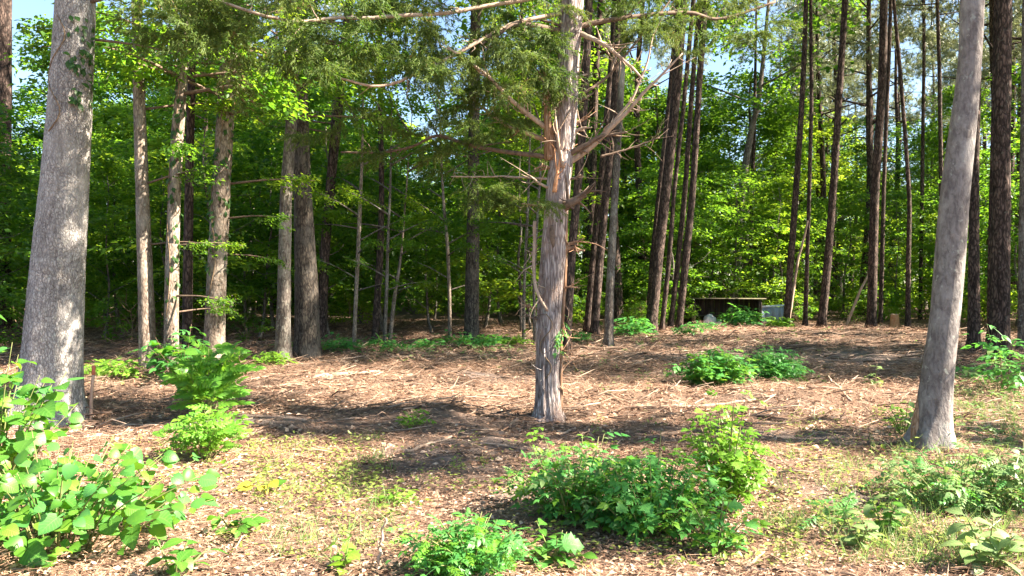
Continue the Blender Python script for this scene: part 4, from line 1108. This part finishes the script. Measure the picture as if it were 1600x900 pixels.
MOD = [single('oval_leaf', OVAL, .1, M['heart'], d, .15, 0, .2, ti) for d, ti in ((.3, .1), (.5, .4))]
MOS = [single('oval_leaf', OVAL, .07, M['broad3'], d, .15, 0, .2, ti) for d, ti in ((.3, .2), (.5, .7))]
ML = [single('lobed_leaf', LOBED, .12, M['bushy'], d, .12, .05, .3, ti) for d, ti in ((.25, .3), (.4, .8))]
MLG = [single('lobed_leaf', LOBED, .12, M['bush'], d, .12, .05, .3, ti) for d, ti in ((.25, .3), (.4, .8))]
MC = [compound('compound_leaf', 2 + i % 2, .16, .085, .26, M['bush'], 301 + i) for i in range(4)]
MCY = [compound('compound_leaf', 2 + i % 2, .15, .085, .27, M['bushy'], 311 + i) for i in range(3)]
MF = [compound('frond', 8 + i, .34 + .04 * i, .105, .27, M['frond'], 321 + i, .35, 70) for i in range(3)]
MFS = [compound('frond', 6 + i, .2, .045, .24, M['bush'], 331 + i, .3, 70) for i in range(2)]
MFP = [compound('frond', 6 + i, .2, .045, .24, M['pale'], 351 + i, .3, 70) for i in range(2)]
MCP = [compound('compound_leaf', 2 + i % 2, .16, .085, .26, M['pale'], 361 + i) for i in range(2)]
MFY = [compound('frond', 6 + i, .2, .05, .26, M['frond'], 341 + i, .3, 70) for i in range(2)]

_MA = {}
def mesh_arrays(me):
    if me.name not in _MA:
        v = np.empty(len(me.vertices) * 3, np.float32); me.vertices.foreach_get('co', v)
        f = np.array([list(p.vertices) for p in me.polygons]); t = np.empty(len(me.vertices), np.float32)
        me.attributes['tint'].data.foreach_get('value', t)
        _MA[me.name] = (v.reshape(-1, 3), f, t)
    return _MA[me.name]
def plain(m): return m['a'] if isinstance(m, dict) else m
def plant(name, label, cat, base, stems, leaves, meshes, scale=(.7, 1.2), height_=.6, spread=.5, group=None, stemmat='stem', up=.6, along=(.25, 1.0),
          leafname='leaf', dome=None, seed=0, stem_r=.006, out=.7, lift=0.1, extra=0.0, face=.15):
    """stems fan out of one base; leaves stand along them. base = Vector"""
    rg = random.Random(seed or int(base.x * 1000 + base.y * 77))
    r = root(name, base, label, cat, group)
    per = max(1, leaves // stems); made = 0; more = []
    for s in range(stems):
        a = s * 2.39996 + rg.random() * .6; q_ = math.sqrt((s + .5) / stems)
        hh = height_ * (1 - .45 * q_ * q_) * rg.uniform(.7, 1.12)
        sx, sy = (spread if isinstance(spread, tuple) else (spread, spread))
        tip = Vector((math.cos(a) * q_ * sx, math.sin(a) * q_ * sy, 0))
        bp = tip * .35 * (1 if sx > .4 else .3)
        bp.z = hz(base.x + bp.x, base.y + bp.y) - base.z - .01
        tz = hz(base.x + tip.x, base.y + tip.y) - base.z
        mid = bp.lerp(tip, .45); mid.z = bp.z + hh * .62
        tip.z = tz + hh
        A, B = smooth_path([np.array(bp), np.array(mid), np.array(tip)], [stem_r, stem_r * .75, stem_r * .3], 10)
        g = Geo(); v, f = tube(A, B, 5); g.add(v, f)
        so = put('stem', g.mesh('stem', M[stemmat], True), r)
        for k in range(per):
            t = along[0] + (along[1] - along[0]) * (k + rg.random()) / per
            j = t * 9; i0 = min(8, int(j)); p = Vector(A[i0]).lerp(Vector(A[i0 + 1]), j - i0)
            aa = k * 2.4 + rg.random() * 1.2 + s
            d = Vector((math.cos(aa), math.sin(aa), rg.gauss(lift, .25)))
            d += Vector((tip.x, tip.y, 0)) * out
            upv = Vector((rg.gauss(.05, .32), rg.gauss(-face, .32), 1))
            m_ = rg.choice(meshes) if not isinstance(meshes, dict) else (meshes['b'] if rg.random() < meshes['p'] else meshes['a'])[rg.randrange(len(meshes['a']))]
            put(leafname, m_, r, mat=orient(p, d, upv, rg.uniform(*scale)))
            made += 1
            if rg.random() < extra:
                p2 = p + Vector((rg.gauss(0, .04), rg.gauss(0, .04), rg.gauss(-.03, .05)))
                p2.z = max(p2.z, .03)
                more.append((rg.choice(plain(meshes)), orient(p2, d + Vector((rg.gauss(0, .5), rg.gauss(0, .5), 0)), upv, rg.uniform(*scale) * .85)))
    if more:
        V_, F_, T_2, mats, n0, mi = [], [], [], [], 0, []
        for me, mx in more:
            v, f, t = mesh_arrays(me)
            V_.append(v @ np.array(mx.to_3x3()).T + np.array(mx.translation)); F_.append(f + n0); T_2.append(t); n0 += len(v)
            mt = me.materials[0]
            if mt not in mats: mats.append(mt)
            mi.append(np.full(len(f), mats.index(mt)))
        o = put('foliage', mesh_np('foliage', np.concatenate(V_), [np.concatenate(F_)], mats, np.concatenate(T_2), True, np.concatenate(mi)), r)
        o['kind'] = 'stuff'
    return r

# heart-leaved shrub filling the lower left
b = G(60, 860); b.y += .0
plant('heart_leaf_shrub', 'broad heart-leaved green shrub filling the lower left corner', 'shrub', Vector((-2.55, 4.05, hz(-2.55, 4.05))), 56, 298,
      {'a': MH, 'b': MHY * 9, 'p': .012}, (.35, 1.0), .58, (.98, .78), None, 'stem', seed=51, lift=-.2, extra=1.0, face=.55)
plant('heart_leaf_shrub', 'taller heart-leaved shrub against the foot of the thick oak', 'shrub', Vector((-3.75, 5.2, hz(-3.75, 5.2))), 30, 250,
      MH, (.5, 1.1), 1.2, (.62, .6), None, 'stem', seed=52, lift=-.2, extra=.6, face=.55)
plant('seedling', 'few-leaved seedling with one yellow leaf beside the heart-leaved shrub', 'plant', G(412, 775), 2, 6, {'a': MH, 'b': MHY * 9, 'p': .3}, (.7, 1.0), .14, .1, seed=53)
plant('seedling', 'dark oval-leaved sprig low in front of the frond plant', 'plant', G(365, 838), 4, 22, MOD, (.6, 1.1), .2, .2, seed=54)
plant('seedling', 'dark narrow-leaved sprig at the bottom edge beside the heart-leaved shrub', 'plant', G(272, 912), 4, 22, MOD, (.7, 1.2), .24, .2, seed=55)
# frond plants
plant('frond_plant', 'tall bright plant of long feather-like fronds before the orange stump', 'plant', G(325, 655), 11, 96, MF, (.6, .95), .78, .26, 'frond plants', 'stem', along=(.3, 1), leafname='frond', seed=56, lift=.5, face=.9)
plant('frond_plant', 'lower sunlit frond plant spreading nearest the heart-leaved shrub', 'plant', G(318, 722), 14, 150, MFY + MCY, (.6, 1.0), .5, .3, 'frond plants', 'stem', along=(.3, 1), leafname='frond', seed=57, lift=.4, face=.7)
# the big bush in the middle foreground
plant('leafy_bush', 'blue-green bush of compound leaves, left part of the big foreground clump', 'bush', G(905, 815), 40, 290, MC + MFS + MCP + MCY, (.45, .8), .56, (.5, .42), 'big foreground clump', 'stem', seed=58, extra=1.0)
plant('leafy_bush', 'dark green compound-leaved bush in the centre of the big foreground clump', 'bush', G(1020, 835), 40, 290, MC + MC + MCY + MLG, (.45, .8), .58, (.48, .42), 'big foreground clump', 'stem', seed=59, extra=1.0)
plant('leafy_bush', 'tall yellow-green lobed-leaved bush catching sun at the right of the big clump', 'bush', G(1138, 795), 32, 290, ML + MCY + MCY, (.42, .75), .74, (.3, .35), 'big foreground clump', 'brownstem', seed=60, extra=.7)
plant('leafy_bush', 'sparse lobed-leaved shoots leaning out of the big clump toward the camera', 'bush', G(1120, 868), 12, 80, MLG + MC + MCY, (.45, .8), .34, (.25, .2), 'big foreground clump', 'stem', seed=61)
plant('leafy_bush', 'low rounded-leaf bush at the bottom edge left of the big clump', 'bush', G(730, 895), 30, 270, MC + MFY + MFS, (.4, .7), .28, (.38, .32), None, 'stem', seed=62, extra=.6)
plant('leafy_bush', 'small dark shoots between the low bush and the big clump', 'bush', G(865, 885), 6, 36, MLG + MOD, (.6, 1.0), .24, .18, None, 'stem', seed=63)
# bushes in the clearing, right
plant('leafy_bush', 'dense mid green bush in the clearing right of the cedar', 'bush', G(1118, 603), 36, 290, MC + MCY + MLG, (.7, 1.15), .56, (.56, .45), 'bushes in the clearing', 'stem', seed=64, extra=1.0)
plant('leafy_bush', 'darker lower bush touching the right of the dense clearing bush', 'bush', G(1212, 598), 30, 240, MFS + MC, (.7, 1.1), .48, (.44, .4), 'bushes in the clearing', 'stem', seed=65, extra=1.0)
# low plants along the edge of the wood
re_ = random.Random(31)
for k, (px, py) in enumerate([(505, 548), (540, 552), (590, 545), (625, 550), (665, 546), (700, 541), (780, 540), (805, 543), (470, 556), (1075, 522), (1105, 519), (905, 536), (150, 590), (195, 596), (425, 572)]):
    plant('edge_plant', 'low leafy edge plant ' + mark(px), 'plant', G(px, py), 7, 50, re_.choice((MC, MCY, MC + MFS)), (.9, 1.5), re_.uniform(.22, .42), re_.uniform(.3, .5), 'low plants along the wood edge', 'brownstem', seed=200 + k)
# small plants
plant('small_plant', 'little yellow-green bush on the bare soil left of the cedar', 'plant', G(643, 668), 6, 34, MCY, (.5, .8), .2, .15, seed=66)
plant('small_plant', 'flat yellow-green plant on sunny litter in the near left centre', 'plant', G(612, 790), 6, 34, MCY, (.5, .8), .14, .17, seed=67)
plant('small_plant', 'two yellow shoots of narrow leaves at the bottom edge', 'plant', G(535, 896), 3, 14, ML, (.5, .8), .16, .08, seed=68)
plant('small_plant', 'pale upright shoot with paired oval leaves near the lower right corner', 'plant', G(1342, 862), 3, 26, MO, (.6, .9), .26, .1, seed=69)
plant('small_plant', 'blue-green upright shoot with stacked oval leaves behind the pale one', 'plant', G(1385, 840), 3, 34, MO + MOD, (.6, .9), .33, .1, seed=70)
plant('small_plant', 'low sprawling blue-green sprig left of the stacked-leaf shoot', 'plant', G(1315, 815), 5, 30, MO + MFS, (.6, .9), .16, .22, seed=71)
plant('leafy_bush', 'wide blue-green ferny bush in front of the smooth leaning trunk', 'bush', G(1500, 795), 30, 220, MFS + MFP + MCP, (.5, .9), .42, (.62, .42), None, 'stem', seed=72, extra=.4)
plant('leafy_bush', 'blurred pale green bush cut by the right picture edge', 'bush', G(1600, 790), 18, 150, MO + MFP, (.6, 1.0), .5, (.45, .4), None, 'stem', seed=73)
plant('small_plant', 'pale oval-leaved plant in the lower right corner', 'plant', G(1545, 892), 6, 56, MO, (.7, 1.1), .3, .2, seed=74)
plant('small_plant', 'slim shrub with bent stems at the left foot of the smooth trunk', 'plant', G(1412, 682), 6, 50, MCY + MO, (.5, .9), .4, .25, seed=75)
plant('small_plant', 'spindly sprig of pale leaves on the straw between bushes and smooth trunk', 'plant', G(1366, 612), 3, 26, MO, (.6, 1.0), .38, .12, seed=76)
plant('sapling', 'grey-green sapling in front of the thickest black pine', 'plant', G(1572, 618), 6, 80, MO + MC, (1.0, 1.5), 1.0, .42, None, 'brownstem', seed=77)
plant('small_plant', 'pale weeds beside the foot of the dark red pine', 'plant', G(1520, 602), 8, 60, MO + MC, (.9, 1.4), .34, .4, seed=78)
plant('small_plant', 'bright yellow-green bush beside the bright-barked pine near the panel', 'plant', G(1218, 513), 8, 60, MCY, (1.6, 2.2), .42, .35, seed=79)
plant('leafy_bush', 'green bush standing in front of the low shed', 'bush', G(1158, 511), 12, 110, MC, (1.8, 2.6), .75, .6, None, 'brownstem', seed=80)
plant('leafy_bush', 'leafy sprout between the cedar cluster and the stout pine', 'bush', G(990, 524), 10, 80, MC, (1.6, 2.3), .6, .45, None, 'brownstem', seed=81)
plant('leafy_bush', 'low green bush at the foot of the dark trunk alone before the saplings', 'bush', G(752, 545), 12, 90, MC, (1.3, 1.9), .4, .55, None, 'brownstem', seed=82)
plant('leafy_bush', 'leafy tangle under the two creeper-clad pale trunks', 'bush', G(285, 592), 12, 110, MC + MH, (1.1, 1.7), .8, .6, None, 'brownstem', seed=83)
# creeper on the cedar and on two pale trunks
def creeper(label, tr, zs, n, meshes, sc, seed, cat='vine', side=None):
    r0, PP, RR = tr; rg = random.Random(seed)
    r = root('creeper', r0.location, label, cat, 'creepers on trunks')
    for k in range(n):
        z = rg.uniform(*zs); j = int(np.argmin(abs(PP[:, 2] - z)))
        a = rg.uniform(R(180), R(360)) if side is None else rg.uniform(*side)
        c = Vector((math.cos(a), math.sin(a), 0))
        p = Vector(PP[j]) + c * RR[j] * 1.03; p.z = z
        put('leaf', rg.choice(meshes), r, mat=orient(p, Vector((c.x * .6 + rg.gauss(0, .4), c.y * .4, -.7 + rg.gauss(0, .4))), c + Vector((0, 0, .3)), rg.uniform(*sc)))
    g = Geo()
    zz = np.linspace(max(zs[0] - .3, 0), zs[1], 20); P = []
    for i, z in enumerate(zz):
        j = int(np.argmin(abs(PP[:, 2] - z))); a = R(250) + .5 * math.sin(i * .5)
        P.append(PP[j] + np.array([math.cos(a), math.sin(a), 0]) * RR[j] * 1.04); P[-1][2] = z
    v, f = tube(np.array(P), np.full(20, .006), 5); g.add(v, f); put('stem', g.mesh('stem', M['brownstem'], True), r)
creeper('dark creeper tuft high on the right flank of the thick oak', (oak, oP, oR), (3.4, 4.35), 60, MOS, (.7, 1.3), 94, side=(R(-75), R(15)))
T_ = {o['label']: (o, a, b_) for o, a, b_ in TREES}
creeper('green creeper leaves around the lower trunk of the peeling cedar', (cedar, cP, cR), (.75, 1.15), 26, MCY + MC, (.4, .7), 90, side=(R(-70), R(60)))
creeper('dark creeper leaves dotting the sunlit pale trunk between two others', T_['sunlit pale trunk with dark creeper leaves between two other pale trunks'], (1.2, 5.0), 70, MOS, (.9, 1.5), 91)
creeper('dark creeper leaves climbing the flaking pale trunk behind the orange stump', T_['pale trunk with flaking bark rising behind the orange sawn stump'], (1.6, 5.0), 100, MOS, (.9, 1.5), 92)

by = {}
for o in bpy.data.objects:
    if o.parent is None and o.get('group') and o.get('category'): by.setdefault(o['label'], []).append(o)
ORD = ('nearest', 'second nearest', 'third nearest', 'fourth nearest', 'fifth nearest', 'sixth nearest', 'seventh nearest', 'eighth nearest', 'ninth nearest', 'tenth nearest', 'eleventh nearest', 'twelfth nearest', 'thirteenth nearest', 'fourteenth nearest', 'fifteenth nearest', 'sixteenth nearest', 'seventeenth nearest', 'eighteenth nearest', 'nineteenth nearest', 'twentieth nearest')
for lb, os_ in by.items():
    if len(os_) > 1:
        os_.sort(key=lambda o: o.location.y)
        for i, o in enumerate(os_):
            o['label'] = lb + ', ' + ('farthest' if i == len(os_) - 1 else ORD[min(i, 19)]) + ' there'
